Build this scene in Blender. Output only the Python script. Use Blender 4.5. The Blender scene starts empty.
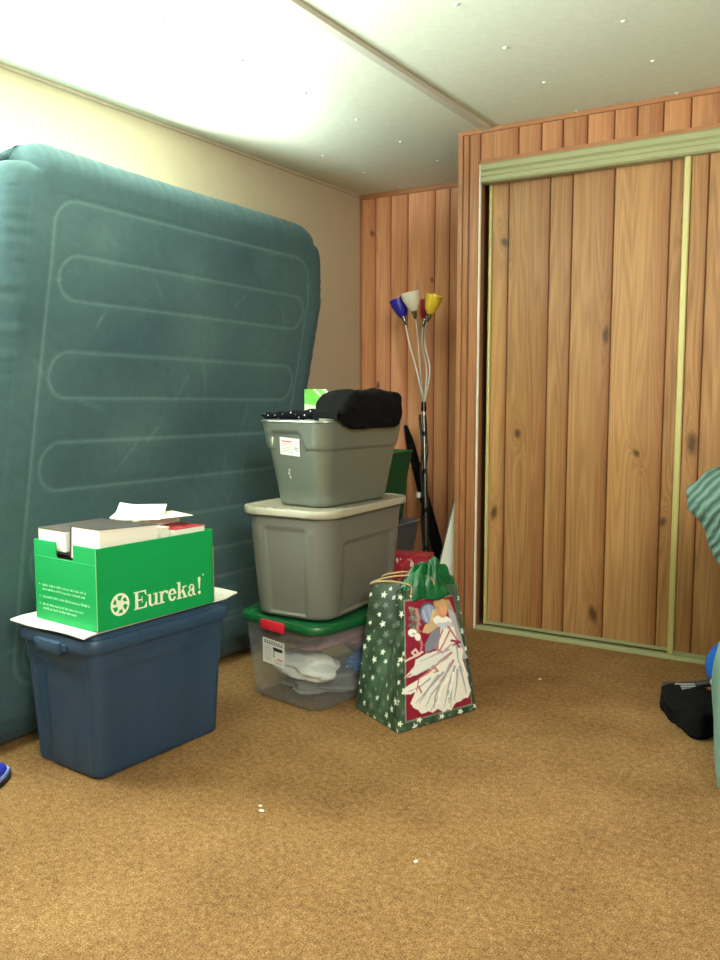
import bpy, bmesh, math, random
import numpy as np
from mathutils import Vector, Matrix, noise as mnoise
PI = math.pi
R = math.radians
sc = bpy.context.scene
C = sc.collection

# ------------------------------------------------------------------ camera, world, lights, exposure
cam_d = bpy.data.cameras.new('camera')
cam_d.sensor_fit = 'VERTICAL'; cam_d.sensor_height = 24.0; cam_d.sensor_width = 18.0
cam_d.lens = 24.0 * 860 / 960
cam_d.clip_start = 0.02
cam = bpy.data.objects.new('camera', cam_d); C.objects.link(cam)
cam.location = (0, 0, 1.1)
cam.rotation_euler = (R(90 - 5.71), 0, R(31.9))
sc.camera = cam

world = bpy.data.worlds.new('daylight'); sc.world = world
world.use_nodes = True
bg = world.node_tree.nodes['Background']
bg.inputs[0].default_value = (0.80, 0.97, 1.0, 1); bg.inputs[1].default_value = 4.0

def area(name, loc, target, sx, sy, power, col, shape='RECTANGLE', spread=180):
    d = bpy.data.lights.new(name, 'AREA'); d.shape = shape; d.size = sx; d.size_y = sy
    d.energy = power; d.color = col; d.spread = R(spread)
    o = bpy.data.objects.new(name, d); C.objects.link(o); o.location = loc
    o.rotation_euler = (Vector(target) - Vector(loc)).to_track_quat('-Z', 'Y').to_euler()
    return o
# daylight thrown up from the bright ground outside the window behind the mattress
area('window_daylight', (-3.00, 1.90, 1.60), (-2.0, 2.00, 1.98), 1.9, 0.62, 600, (0.86, 1.0, 0.97))
# added fill light, no fixture of the room, behind and above the photographer
area('room_fill', (0.45, 0.30, 2.0), (-1.9, 3.6, 1.0), 0.9, 0.9, 34, (1.0, 0.98, 0.92), 'DISK', 115)
# the phone's flash beside the lens
fl = bpy.data.lights.new('phone_flash', 'POINT'); fl.energy = 24; fl.shadow_soft_size = 0.02; fl.color = (1.0, 0.985, 0.92)
flo = bpy.data.objects.new('phone_flash', fl); C.objects.link(flo); flo.location = (-0.03, -0.02, 1.13)

vs = sc.view_settings
vs.view_transform = 'Standard'; vs.look = 'None'; vs.exposure = 0.0; vs.gamma = 1.0
vs.use_curve_mapping = False
sc.cycles.use_denoising = True
sc.cycles.max_bounces = 8
sc.cycles.transparent_max_bounces = 12
sc.cycles.sample_clamp_indirect = 6.0

# ------------------------------------------------------------------ materials
def s2l(c):
    return tuple((x / 12.92 if x <= 0.04045 else ((x + 0.055) / 1.055) ** 2.4) for x in c)
def rgb(r, g, b): return s2l((r / 255, g / 255, b / 255)) + (1,)

class NT:
    def __init__(s, name):
        s.m = bpy.data.materials.new(name); s.m.use_nodes = True
        s.t = s.m.node_tree; s.p = s.t.nodes['Principled BSDF']; s.out = s.t.nodes['Material Output']
    def n(s, typ, **kw):
        x = s.t.nodes.new(typ)
        for k, v in kw.items(): setattr(x, k, v)
        return x
    def l(s, a, b): s.t.links.new(a, b)
    def math(s, op, a, b=None, c=None, clamp=False):
        x = s.n('ShaderNodeMath', operation=op); x.use_clamp = clamp
        for i, v in enumerate((a, b, c)):
            if v is None: continue
            if isinstance(v, (int, float)): x.inputs[i].default_value = v
            else: s.l(v, x.inputs[i])
        return x.outputs[0]
    def mix(s, f, a, b, blend='MIX'):
        x = s.n('ShaderNodeMix', data_type='RGBA', blend_type=blend)
        for i, v in ((0, f), (6, a), (7, b)):
            if isinstance(v, (int, float)): x.inputs[i].default_value = v
            elif isinstance(v, tuple): x.inputs[i].default_value = v
            else: s.l(v, x.inputs[i])
        return x.outputs[2]
    def noise(s, vec, scale, detail=3, rough=0.55):
        x = s.n('ShaderNodeTexNoise'); x.inputs['Scale'].default_value = scale
        x.inputs['Detail'].default_value = detail; x.inputs['Roughness'].default_value = rough
        if vec is not None: s.l(vec, x.inputs['Vector'])
        return x.outputs['Fac']
    def obj(s):
        return s.n('ShaderNodeTexCoord').outputs['Object']
    def mapv(s, vec, scale=(1, 1, 1), loc=(0, 0, 0), rot=(0, 0, 0)):
        x = s.n('ShaderNodeMapping'); s.l(vec, x.inputs[0])
        x.inputs['Scale'].default_value = scale; x.inputs['Location'].default_value = loc; x.inputs['Rotation'].default_value = rot
        return x.outputs[0]
    def ramp(s, f, stops):
        x = s.n('ShaderNodeValToRGB'); e = x.color_ramp.elements
        while len(e) < len(stops): e.new(0.5)
        for i, (p, c) in enumerate(stops): e[i].position = p; e[i].color = c
        s.l(f, x.inputs[0]); return x.outputs[0]
    def bump(s, h, strength=0.3, dist=0.002):
        x = s.n('ShaderNodeBump'); x.inputs['Strength'].default_value = strength; x.inputs['Distance'].default_value = dist
        s.l(h, x.inputs['Height']); s.l(x.outputs[0], s.p.inputs['Normal'])
    def base(s, c):
        if isinstance(c, tuple): s.p.inputs['Base Color'].default_value = c
        else: s.l(c, s.p.inputs['Base Color'])
    def set(s, rough=0.5, metal=0.0, spec=0.5):
        s.p.inputs['Roughness'].default_value = rough; s.p.inputs['Metallic'].default_value = metal
        s.p.inputs['Specular IOR Level'].default_value = spec

def plain(name, c, rough=0.5, metal=0.0, spec=0.5, var=0.0, vscale=20, bump=0.0, bscale=200):
    k = NT(name); k.set(rough, metal, spec)
    if var > 0:
        f = k.noise(k.obj(), vscale, 4)
        d = tuple(x * (1 - var) for x in c[:3]) + (1,); e = tuple(min(1, x * (1 + var)) for x in c[:3]) + (1,)
        k.base(k.mix(f, d, e))
    else: k.base(c)
    if bump > 0: k.bump(k.noise(k.obj(), bscale, 3), bump, 0.002)
    return k.m

def attr_mat(name, rough=0.6, var=0.12, vscale=60, spec=0.3):
    k = NT(name); k.set(rough, 0, spec)
    a = k.n('ShaderNodeVertexColor', layer_name='print').outputs['Color']
    f = k.noise(k.obj(), vscale, 4)
    g = k.mix(f, (1 - var, 1 - var, 1 - var, 1), (1 + var, 1 + var, 1 + var, 1))
    k.base(k.mix(1.0, a, g, 'MULTIPLY'))
    return k.m

def wood(name, light, dark, knots=(), edge=None):
    k = NT(name); k.set(0.42, 0, 0.4)
    at = k.n('ShaderNodeVertexColor', layer_name='plank').outputs['Color']
    sep = k.n('ShaderNodeSeparateColor'); k.l(at, sep.inputs[0])
    rnd, groove, across = sep.outputs[0], sep.outputs[1], sep.outputs[2]
    o = k.obj()
    off = k.n('ShaderNodeCombineXYZ')
    k.l(k.math('MULTIPLY', rnd, 37.0), off.inputs[0]); k.l(k.math('MULTIPLY', rnd, 13.0), off.inputs[2])
    add = k.n('ShaderNodeVectorMath', operation='ADD'); k.l(o, add.inputs[0]); k.l(off.outputs[0], add.inputs[1])
    P = add.outputs[0]
    rings = k.noise(k.mapv(P, (9, 9, 0.55)), 1.0, 2, 0.5)
    kn = None; knsoft = None
    so = k.n('ShaderNodeSeparateXYZ'); k.l(o, so.inputs[0])
    wob = k.math('MULTIPLY', k.math('SUBTRACT', k.noise(o, 38, 2), 0.5), 0.9)
    for q_, (kx, kz, kr) in enumerate(knots):
        sh = (0.35, -0.3, 0.15, -0.1, 0.5)[q_ % 5]
        dz = k.math('DIVIDE', k.math('SUBTRACT', so.outputs[2], kz), kr * (1.2, 1.9, 1.35, 2.6)[q_ % 4])
        dx = k.math('ADD', k.math('DIVIDE', k.math('SUBTRACT', so.outputs[0], kx), kr), k.math('ADD', wob, k.math('MULTIPLY', dz, sh)))
        d = k.math('SQRT', k.math('ADD', k.math('MULTIPLY', dx, dx), k.math('MULTIPLY', dz, dz)))
        a = k.math('SUBTRACT', 1.5, d, clamp=True)                  # dark core
        d2 = k.math('SQRT', k.math('ADD', k.math('MULTIPLY', dx, dx), k.math('MULTIPLY', k.math('MULTIPLY', dz, dz), 0.08)))
        b = k.math('DIVIDE', 1.0, k.math('ADD', 1.0, k.math('MULTIPLY', d2, d2)))
        kn = a if kn is None else k.math('MAXIMUM', kn, a)
        knsoft = b if knsoft is None else k.math('MAXIMUM', knsoft, b)
    base = rings if knsoft is None else k.math('ADD', rings, k.math('MULTIPLY', knsoft, 0.35))
    wave = k.math('SINE', k.math('MULTIPLY', base, 80.0))
    wave = k.math('MULTIPLY_ADD', wave, 0.5, 0.5)
    fine = k.noise(k.mapv(P, (150, 150, 3.0)), 1.0, 4, 0.6)
    broad = k.noise(k.mapv(P, (14, 14, 1.2)), 1.0, 2, 0.5)
    f = k.math('ADD', k.math('MULTIPLY', wave, 0.17), k.math('MULTIPLY', fine, 0.52))
    f = k.math('ADD', f, k.math('MULTIPLY', broad, 0.35))
    f = k.math('ADD', f, k.math('MULTIPLY', k.math('SUBTRACT', rnd, 0.5), 0.34))
    col = k.ramp(f, [(0.28, light), (0.85, dark)])
    # planks are printed redder along one edge
    ed = k.math('POWER', across, 4.0)
    red = edge or tuple(x * y for x, y in zip(dark[:3], (0.95, 0.62, 0.55))) + (1,)
    col = k.mix(k.math('MULTIPLY', ed, 0.85), col, red)
    if kn is not None:
        col = k.mix(k.math('MULTIPLY', knsoft, 0.28), col, dark)
        col = k.mix(k.math('MULTIPLY', kn, 0.85), col, tuple(x * 0.22 for x in dark[:3]) + (1,))
    gr = k.math('MULTIPLY', groove, 0.85)
    col = k.mix(gr, col, tuple(x * 0.16 for x in dark[:3]) + (1,))
    k.base(col)
    k.bump(fine, 0.08, 0.001)
    return k.m

M = {}
# carpet
k = NT('carpet'); k.set(0.95, 0, 0.1)
o = k.obj()
f1 = k.noise(o, 240, 3, 0.75); f2 = k.noise(o, 60, 4, 0.6); f3 = k.noise(o, 3.0, 4, 0.6)
f = k.math('ADD', k.math('MULTIPLY', f1, 0.62), k.math('MULTIPLY', f2, 0.30))
f = k.math('ADD', f, k.math('MULTIPLY', f3, 0.20))
k.base(k.ramp(f, [(0.40, rgb(84, 58, 32)), (0.60, rgb(158, 118, 74)), (0.80, rgb(222, 184, 132))]))
k.bump(k.math('ADD', f1, k.math('MULTIPLY', f2, 0.8)), 0.9, 0.006)
M['carpet'] = k.m
# ceiling
k = NT('ceiling_board'); k.set(0.9, 0, 0.2); o = k.obj()
k.base(k.mix(k.noise(o, 45, 4), rgb(206, 211, 190), rgb(226, 230, 209))); k.bump(k.noise(o, 260, 3), 0.25, 0.002)
M['ceiling'] = k.m
M['batten'] = plain('ceiling_batten', rgb(190, 188, 170), 0.6, var=0.06)
M['cap'] = plain('white_plastic_cap', rgb(226, 230, 214), 0.6)
M['wall_beige'] = plain('beige_paint', rgb(196, 181, 152), 0.85, spec=0.2, var=0.05, vscale=8, bump=0.2, bscale=120)
M['wall_plain'] = plain('pale_paint', rgb(190, 178, 150), 0.85)
M['white_paint'] = plain('white_gloss_paint', rgb(236, 234, 222), 0.35)
M['glass'] = None
k = NT('window_glass'); k.set(0.02, 0, 0.5)
tr = k.n('ShaderNodeBsdfTransparent'); gl = k.n('ShaderNodeBsdfGlossy'); gl.inputs['Roughness'].default_value = 0.02
mx = k.n('ShaderNodeMixShader'); mx.inputs[0].default_value = 0.06
k.l(tr.outputs[0], mx.inputs[1]); k.l(gl.outputs[0], mx.inputs[2]); k.l(mx.outputs[0], k.out.inputs[0]); M['glass'] = k.m
KN_DOOR = [(-1.54, 1.78, 0.016), (-1.572, 0.55, 0.016), (-1.463, 0.92, 0.014), (-1.072, 1.35, 0.013), (-0.93, 0.85, 0.012),
           (-1.095, 0.13, 0.017), (-0.812, 0.565, 0.014), (-0.70, 0.90, 0.017), (-0.765, 1.80, 0.012)]
M['wood_door'] = wood('knotty_door_panelling', rgb(184, 139, 88), rgb(128, 86, 48), KN_DOOR)
M['wood_wall'] = wood('reddish_wall_panelling', rgb(222, 162, 114), rgb(176, 110, 72), [(-2.70, 2.05, 0.014), (-2.66, 1.15, 0.012), (-2.30, 1.75, 0.010)])
M['wood_header'] = wood('reddish_header_panelling', rgb(188, 134, 88), rgb(142, 94, 58))
M['wood_trim'] = plain('brown_wood_moulding', rgb(160, 108, 68), 0.45, var=0.2, vscale=12)
M['gold_metal'] = plain('champagne_anodised_metal', rgb(192, 182, 116), 0.42, 0.1)
M['track'] = plain('pale_green_enamel_track', rgb(156, 158, 116), 0.4, 0.1)
M['recess_shade'] = plain('closet_shade_brown', rgb(60, 42, 30), 0.9)  # shadow in the closet opening, put into the colour

# ------------------------------------------------------------------ mesh helpers
class MB:
    def __init__(s): s.v = []; s.f = []; s.m = []; s.c = None
    def add(s, v, f, mi=0):
        b = len(s.v); s.v += [tuple(x) for x in v]
        for q in f: s.f.append([i + b for i in q]); s.m.append(mi)
        return s
    def box(s, lo, hi, mi=0, T=None):
        x0, y0, z0 = lo; x1, y1, z1 = hi
        v = [(x0, y0, z0), (x1, y0, z0), (x1, y1, z0), (x0, y1, z0), (x0, y0, z1), (x1, y0, z1), (x1, y1, z1), (x0, y1, z1)]
        if T is not None: v = [tuple(T @ Vector(p)) for p in v]
        return s.add(v, [(3, 2, 1, 0), (4, 5, 6, 7), (0, 1, 5, 4), (1, 2, 6, 5), (2, 3, 7, 6), (3, 0, 4, 7)], mi)
    def loft(s, loops, cap0=True, cap1=True, mi=0):
        n = len(loops[0]); v = [p for L in loops for p in L]; f = []
        for a in range(len(loops) - 1):
            for i in range(n):
                j = (i + 1) % n
                f.append((a * n + i, a * n + j, (a + 1) * n + j, (a + 1) * n + i))
        if cap0: f.append(tuple(range(n - 1, -1, -1)))
        if cap1: f.append(tuple(range((len(loops) - 1) * n, len(loops) * n)))
        return s.add(v, f, mi)
    def tube(s, path, r, n=10, mi=0, caps=True):
        path = [Vector(p) for p in path]; rs = r if isinstance(r, (list, tuple)) else [r] * len(path)
        loops = []; up = None
        for i, p in enumerate(path):
            t = (path[min(i + 1, len(path) - 1)] - path[max(i - 1, 0)]).normalized()
            if up is None: up = t.orthogonal().normalized()
            up = (up - t * up.dot(t)).normalized(); w = t.cross(up)
            loops.append([p + (up * math.cos(2 * PI * k / n) + w * math.sin(2 * PI * k / n)) * rs[i] for k in range(n)])
        return s.loft(loops, caps, caps, mi)
    def lathe(s, prof, n=24, T=None, mi=0, cap0=False, cap1=False):
        loops = []
        for r, z in prof:
            L = [Vector((r * math.cos(2 * PI * k / n), r * math.sin(2 * PI * k / n), z)) for k in range(n)]
            if T is not None: L = [T @ p for p in L]
            loops.append(L)
        return s.loft(loops, cap0, cap1, mi)
    def build(s, name, mats, parent=None, smooth=None, bevel=0.0, loc=None):
        me = bpy.data.meshes.new(name); me.from_pydata([tuple(p) for p in s.v], [], s.f)
        for mt in (mats if isinstance(mats, (list, tuple)) else [mats]): me.materials.append(mt)
        me.polygons.foreach_set('material_index', s.m)
        if bevel > 0:
            bm = bmesh.new(); bm.from_mesh(me)
            eds = [e for e in bm.edges if len(e.link_faces) == 2 and e.calc_face_angle(0) > R(40)]
            bmesh.ops.bevel(bm, geom=eds, offset=bevel, segments=2, affect='EDGES', profile=0.5)
            bm.to_mesh(me); bm.free()
        if smooth is not None:
            me.polygons.foreach_set('use_smooth', [True] * len(me.polygons)); me.set_sharp_from_angle(angle=R(smooth))
        me.update()
        o = bpy.data.objects.new(name, me); C.objects.link(o)
        if parent is not None: o.parent = parent
        if loc is not None: o.location = loc
        return o

def tag(o, label=None, cat=None, group=None, kind=None):
    for kk, vv in (('label', label), ('category', cat), ('group', group), ('kind', kind)):
        if vv: o[kk] = vv
    return o
def thing(name, label, cat, loc=(0, 0, 0), rz=0.0, group=None):
    e = bpy.data.objects.new(name, None); C.objects.link(e); e.location = loc; e.rotation_euler = (0, 0, rz)
    e.empty_display_size = 0.1
    return tag(e, label, cat, group)
def struct(o): return tag(o, kind='structure')

def grid_obj(name, P, col, mat, parent=None, smooth=40, close=False):
    """P: (nv,nu,3) array, col: (nv,nu,3) linear colours stored as the printed pattern."""
    nv, nu, _ = P.shape
    me = bpy.data.meshes.new(name)
    idx = np.arange(nv * nu).reshape(nv, nu)
    q = np.stack([idx[:-1, :-1], idx[:-1, 1:], idx[1:, 1:], idx[1:, :-1]], -1).reshape(-1, 4)
    me.from_pydata(P.reshape(-1, 3).tolist(), [], q.tolist())
    set_print(me, col.reshape(-1, 3))
    me.materials.append(mat)
    me.polygons.foreach_set('use_smooth', [True] * len(me.polygons)); me.set_sharp_from_angle(angle=R(smooth))
    o = bpy.data.objects.new(name, me); C.objects.link(o)
    if parent is not None: o.parent = parent
    return o
def set_print(me, col, layer='print'):
    ca = me.color_attributes.new(layer, 'FLOAT_COLOR', 'POINT')
    ca.data.foreach_set('color', np.concatenate([col, np.ones((len(col), 1))], 1).astype(np.float32).ravel())

def rrect(w, l, r, z, m=10, n=8):
    """rounded rectangle loop, counter-clockwise; sides -y, +x, +y, -x"""
    pts = []
    hw, hl = w / 2, l / 2
    for sd, (cx, cy, a0, ex, ey) in enumerate(((hw - r, -hl + r, -PI / 2, None, None), (hw - r, hl - r, 0, 0, 0), (-hw + r, hl - r, PI / 2, 0, 0), (-hw + r, -hl + r, PI, 0, 0))):
        if sd == 0: a, b = (-hw + r, -hl), (hw - r, -hl)
        if sd == 1: a, b = (hw, -hl + r), (hw, hl - r)
        if sd == 2: a, b = (hw - r, hl), (-hw + r, hl)
        if sd == 3: a, b = (-hw, hl - r), (-hw, -hl + r)
        for i in range(m): 
            t = i / m; pts.append((a[0] + (b[0] - a[0]) * t, a[1] + (b[1] - a[1]) * t, z))
        for i in range(n):
            t = a0 + (PI / 2) * i / n; pts.append((cx + r * math.cos(t), cy + r * math.sin(t), z))
    return pts

def side_of(x, y, w, l, r):
    if y <= -l / 2 + 1e-4: return 0, x
    if x >= w / 2 - 1e-4: return 1, y
    if y >= l / 2 - 1e-4: return 2, -x
    if x <= -w / 2 + 1e-4: return 3, -y
    return -1, 0.0
NRM = {0: (0, -1), 1: (1, 0), 2: (0, 1), 3: (-1, 0)}
def sstep(a, b, x):
    t = min(1, max(0, (x - a) / (b - a))); return t * t * (3 - 2 * t)

def tub_mesh(bw, bl, tw, tl, h, r, t=0.003, rows=30, m=22, disp=None, rim=None, floor_r=0.012, single=False):
    """open tub: outer skin, rim, inner skin, inner floor"""
    mb = MB(); loops = []
    loops.append(rrect(bw - 2 * floor_r, bl - 2 * floor_r, max(0.004, r - floor_r), 0, m))
    def at(z):
        s = z / h; return bw + (tw - bw) * s, bl + (tl - bl) * s
    zs = [floor_r * 0.3, floor_r] + [floor_r + (h - floor_r) * (i + 1) / rows for i in range(rows)]
    for z in zs:
        w, l = at(z)
        ins = floor_r * 0.3 if z == zs[0] else 0
        L = rrect(w - 2 * ins, l - 2 * ins, r, z, m)
        if disp:
            K = []
            for (x, y, zz) in L:
                sd, sl = side_of(x, y, w - 2 * ins, l - 2 * ins, r)
                d = disp(sd, sl, zz, w, l)
                if sd >= 0: nx, ny = NRM[sd]
                else:
                    cx = math.copysign(w / 2 - r, x); cy = math.copysign(l / 2 - r, y)
                    q = math.hypot(x - cx, y - cy) or 1; nx, ny = (x - cx) / q, (y - cy) / q
                K.append((x + nx * d, y + ny * d, zz))
            L = K
        loops.append(L)
    w, l = at(h)
    if single:
        mb.loft(loops, True, False); return mb
    if rim:                                             # rolled lip (out, drop)
        for (o, dz) in rim: loops.append(rrect(w + 2 * o, l + 2 * o, r + o, h + dz, m))
    loops.append(rrect(w - 2 * t, l - 2 * t, r - t, h, m))
    loops.append(rrect(w - 2 * t, l - 2 * t, r - t, h - 0.004, m))
    wb, lb = at(t + 0.002)
    loops.append(rrect(wb - 2 * t, lb - 2 * t, r - t, t + 0.002, m))
    mb.loft(loops)
    return mb

# ------------------------------------------------------------------ room shell
XL, XR, YB, YF, ZC = -2.783, 1.55, 4.477, -1.8, 2.276
YC, XC = 3.6575, -1.749                                   # closet face, closet left side
struct(MB().box((XL - .12, YF - .12, -.1), (XR + .12, YB + .12, 0)).build('floor', M['carpet']))
ceil = struct(MB().box((XL - .12, YF - .12, ZC), (XR + .12, YB + .12, ZC + .1)).build('ceiling', M['ceiling']))
for ix, X in enumerate((-2.48, -2.04, -1.2, -0.8, -0.0, 0.4)):
    for j in range(16):
        Y = 2.48 + (j - 9) * 0.386
        if Y > 3.62 + .02 and X > -1.75: continue
        if Y > YB - .05 or Y < YF + .1: continue
        MB().lathe([(0.009, 0), (0.008, -0.002), (0.005, -0.004), (0.001, -0.005)], 12, Matrix.Translation((X, Y, ZC)), cap1=True).build('screw_cap', M['cap'], ceil, 60)
# wall with the window opening behind the mattress
WY0, WY1, WZ0, WZ1 = 0.95, 2.75, 1.0, 2.024
mb = MB()
mb.box((XL - .12, YF, 0), (XL, WY0, ZC)).box((XL - .12, WY1, 0), (XL, YB, ZC)).box((XL - .12, WY0, 0), (XL, WY1, WZ0)).box((XL - .12, WY0, WZ1), (XL, WY1, ZC))
struct(mb.build('wall_left', M['wall_beige']))
mb = MB(); fw = 0.035
for lo, hi in (((WY0, WZ0), (WY1, WZ0 + fw)), ((WY0, WZ1 - .010), (WY1, WZ1)), ((WY0, WZ0), (WY0 + fw, WZ1)), ((WY1 - .022, WZ0), (WY1, WZ1)), ((WY0, 1.5), (WY1, 1.535))):
    mb.box((XL - .10, lo[0], lo[1]), (XL - .045, hi[0], hi[1]))
win = struct(mb.build('window_1', M['white_paint'], bevel=0.002))
MB().box((XL - .078, WY0 + .01, WZ0 + .01), (XL - .074, WY1 - .01, WZ1 - .01)).build('pane', M['glass'], win)
struct(MB().box((XR, YF - .12, 0), (XR + .12, YB + .12, ZC)).build('wall_right', M['wall_plain']))
struct(MB().box((XL - .12, YF - .12, 0), (XR, YF, ZC)).build('wall_front', M['wall_plain']))

def plank_panel(name, xs, z0, z1, y, mat, seed, thick=0.012, parent=None, gw=0.0045, gd=0.004):
    """vertical boards between the given x grooves, facing -y, each board with bevelled edges"""
    rng = random.Random(seed); v = []; f = []; c = []
    for a, b in zip(xs[:-1], xs[1:]):
        rv = rng.random()
        prof = [(a, y + gd, 1, 0.02), (a + gw, y, 0, 0.04), (a + (b - a) * .5, y, 0, .5), (b - gw, y, 0, .96), (b, y + gd, 1, .98)]
        base = len(v)
        for (x, yy, g, ac) in prof:
            for z in (z0, z1): v.append((x, yy, z)); c.append((rv, g, ac))
        for i in range(4):
            f.append((base + 2 * i, base + 2 * i + 2, base + 2 * i + 3, base + 2 * i + 1))
    base = len(v)                                          # back and sides
    x0, x1, yb = xs[0], xs[-1], y + thick
    for p in ((x0, y + gd, z0), (x1, y + gd, z0), (x1, yb, z0), (x0, yb, z0), (x0, y + gd, z1), (x1, y + gd, z1), (x1, yb, z1), (x0, yb, z1)):
        v.append(p); c.append((.5, .3, .5))
    for q in ((3, 2, 1, 0), (4, 5, 6, 7), (1, 2, 6, 5), (2, 3, 7, 6), (3, 0, 4, 7)): f.append(tuple(base + i for i in q))
    me = bpy.data.meshes.new(name); me.from_pydata(v, [], f); me.materials.append(mat)
    set_print(me, np.array(c), 'plank')
    o = bpy.data.objects.new(name, me); C.objects.link(o)
    if parent is not None: o.parent = parent
    return o

# back wall panelling
xs = [XL, -2.676, -2.572, -2.459, -2.284, -2.19, -2.08, -1.92, -1.80, -1.66]
struct(plank_panel('wall_back', xs, 0, ZC, YB, M['wood_wall'], 4, 0.08))
struct(MB().box((XL - .1, YB + .08, 0), (XR, YB + .12, ZC)).build('wall_back_outer', M['wall_plain']))
struct(MB().box((XL, YB - .014, ZC - .028), (XC, YB, ZC)).build('trim_1', M['wood_trim'], bevel=.003))
struct(MB().box((XL, YF, ZC - .016), (XL + .012, YB - .014, ZC)).build('trim_2', M['wall_beige'], bevel=.003))
struct(MB().box((XL, YB - .012, 0), (XL + .012, YB, ZC - .03)).build('trim_3', M['wood_trim'], bevel=.003))
# ceiling batten
mb = MB(); mb.add([(-1.636, YF, ZC), (-1.628, YF, ZC - .012), (-1.594, YF, ZC - .012), (-1.586, YF, ZC), (-1.636, YC, ZC), (-1.628, YC, ZC - .012), (-1.594, YC, ZC - .012), (-1.586, YC, ZC)],
                  [(0, 1, 5, 4), (1, 2, 6, 5), (2, 3, 7, 6), (0, 3, 2, 1), (4, 5, 6, 7)])
struct(mb.build('trim_4', M['batten']))
mb = MB(); mb.box((.36, YF, ZC - .012), (.41, YC, ZC)); struct(mb.build('trim_5', M['batten'], bevel=.004))

# closet: side wall, face frame, header of short boards, track, two sliding doors
struct(MB().box((XC, YC + .02, 0), (XC + .05, YB, ZC)).build('wall_closet_side', M['wood_trim']))
OX = -1.640                                                # opening's left edge
plank = plank_panel('wall_closet', [XC + .022, XC + .055, OX], 0, ZC - .012, YC, M['wood_header'], 2, .05); struct(plank)
hx = [OX, -1.461, -1.357, -1.262, -1.157, -1.045, -0.952, -0.85, -0.745, -0.63, -0.52, -0.40, -0.29, -0.18, -.05, .07, .2, .32, .45, .6, .75, .9, 1.05, 1.2, 1.35, XR]
struct(plank_panel('wall_closet_header', hx, 2.135, ZC - .012, YC, M['wood_header'], 9, .05))
struct(MB().box((XC, YC - .008, 0), (XC + .024, YC + .03, ZC - .012)).build('trim_6', M['wood_trim'], bevel=.003))
struct(MB().box((XC, YC - .010, ZC - .020), (XR, YC + .006, ZC)).build('trim_7', M['wood_trim'], bevel=.003))
struct(MB().box((OX, YC - .006, 2.122), (XR, YC + .02, 2.140)).build('trim_8', M['wood_trim'], bevel=.002))
struct(MB().box((OX - .004, YC - .007, 0), (OX + .003, YC + .008, 2.122)).build('trim_9', M['white_paint'], bevel=.002))
# moulded track fascia
prof = [(YC - .012, 2.122), (YC - .018, 2.114), (YC - .018, 2.094), (YC - .010, 2.084), (YC - .010, 2.070), (YC - .016, 2.062), (YC - .016, 2.044), (YC - .008, 2.036), (YC + .04, 2.036), (YC + .04, 2.122)]
mb = MB(); mb.loft([[(OX + .008, y, z) for y, z in prof], [(XR, y, z) for y, z in prof]]); struct(mb.build('trim_10', M['track']))
# bottom track
prof = [(YC - .012, 0.0), (YC - .010, .010), (YC + .0, .016), (YC + .012, .016), (YC + .012, .008), (YC + .06, .008), (YC + .06, 0)]
mb = MB(); mb.loft([[(OX + .008, y, z) for y, z in prof], [(XR, y, z) for y, z in prof]][::-1]); struct(mb.build('trim_11', M['track']))
struct(MB().box((OX, YC + .10, 0), (XR, YC + .13, 2.12)).build('closet_shade_panel', M['recess_shade']))  # added dark sheet close behind the doors, painted as the shadow in the gap

def closet_door(name, x0, x1, grooves, y, stile_l, stile_r, seed):
    xs = [x0 + stile_l] + grooves + [x1 - stile_r]
    d = struct(plank_panel(name, xs, .022, 2.05, y, M['wood_door'], seed, .014))
    for nm, lo, hi in (('stile', x0, x0 + stile_l), ('stile', x1 - stile_r, x1)):
        mb = MB(); n = 8
        L = [(lo, y + .014), (lo, y - .002)] + [(lo + (hi - lo) * (.5 - .5 * math.cos(PI * i / n)), y - .002 - .007 * math.sin(PI * i / n)) for i in range(1, n)] + [(hi, y - .002), (hi, y + .014)]
        mb.loft([[(a, b, .016) for a, b in L], [(a, b, 2.055) for a, b in L]]); mb.build(nm, M['gold_metal'], d, 50)
    MB().box((x0 + stile_l, y - .003, .016), (x1 - stile_r, y + .014, .030)).build('bottom_rail', M['track'], d)
    return d
closet_door('door_1', -1.618, -0.70, [-1.523, -1.331, -1.231, -1.052, -0.825], YC + .052, .016, .03, 21)
closet_door('door_2', -0.768, 0.45, [-0.674, -0.55, -0.43, -0.24, -0.12, .02, .15, .30], YC + .020, .026, .026, 5)

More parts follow.
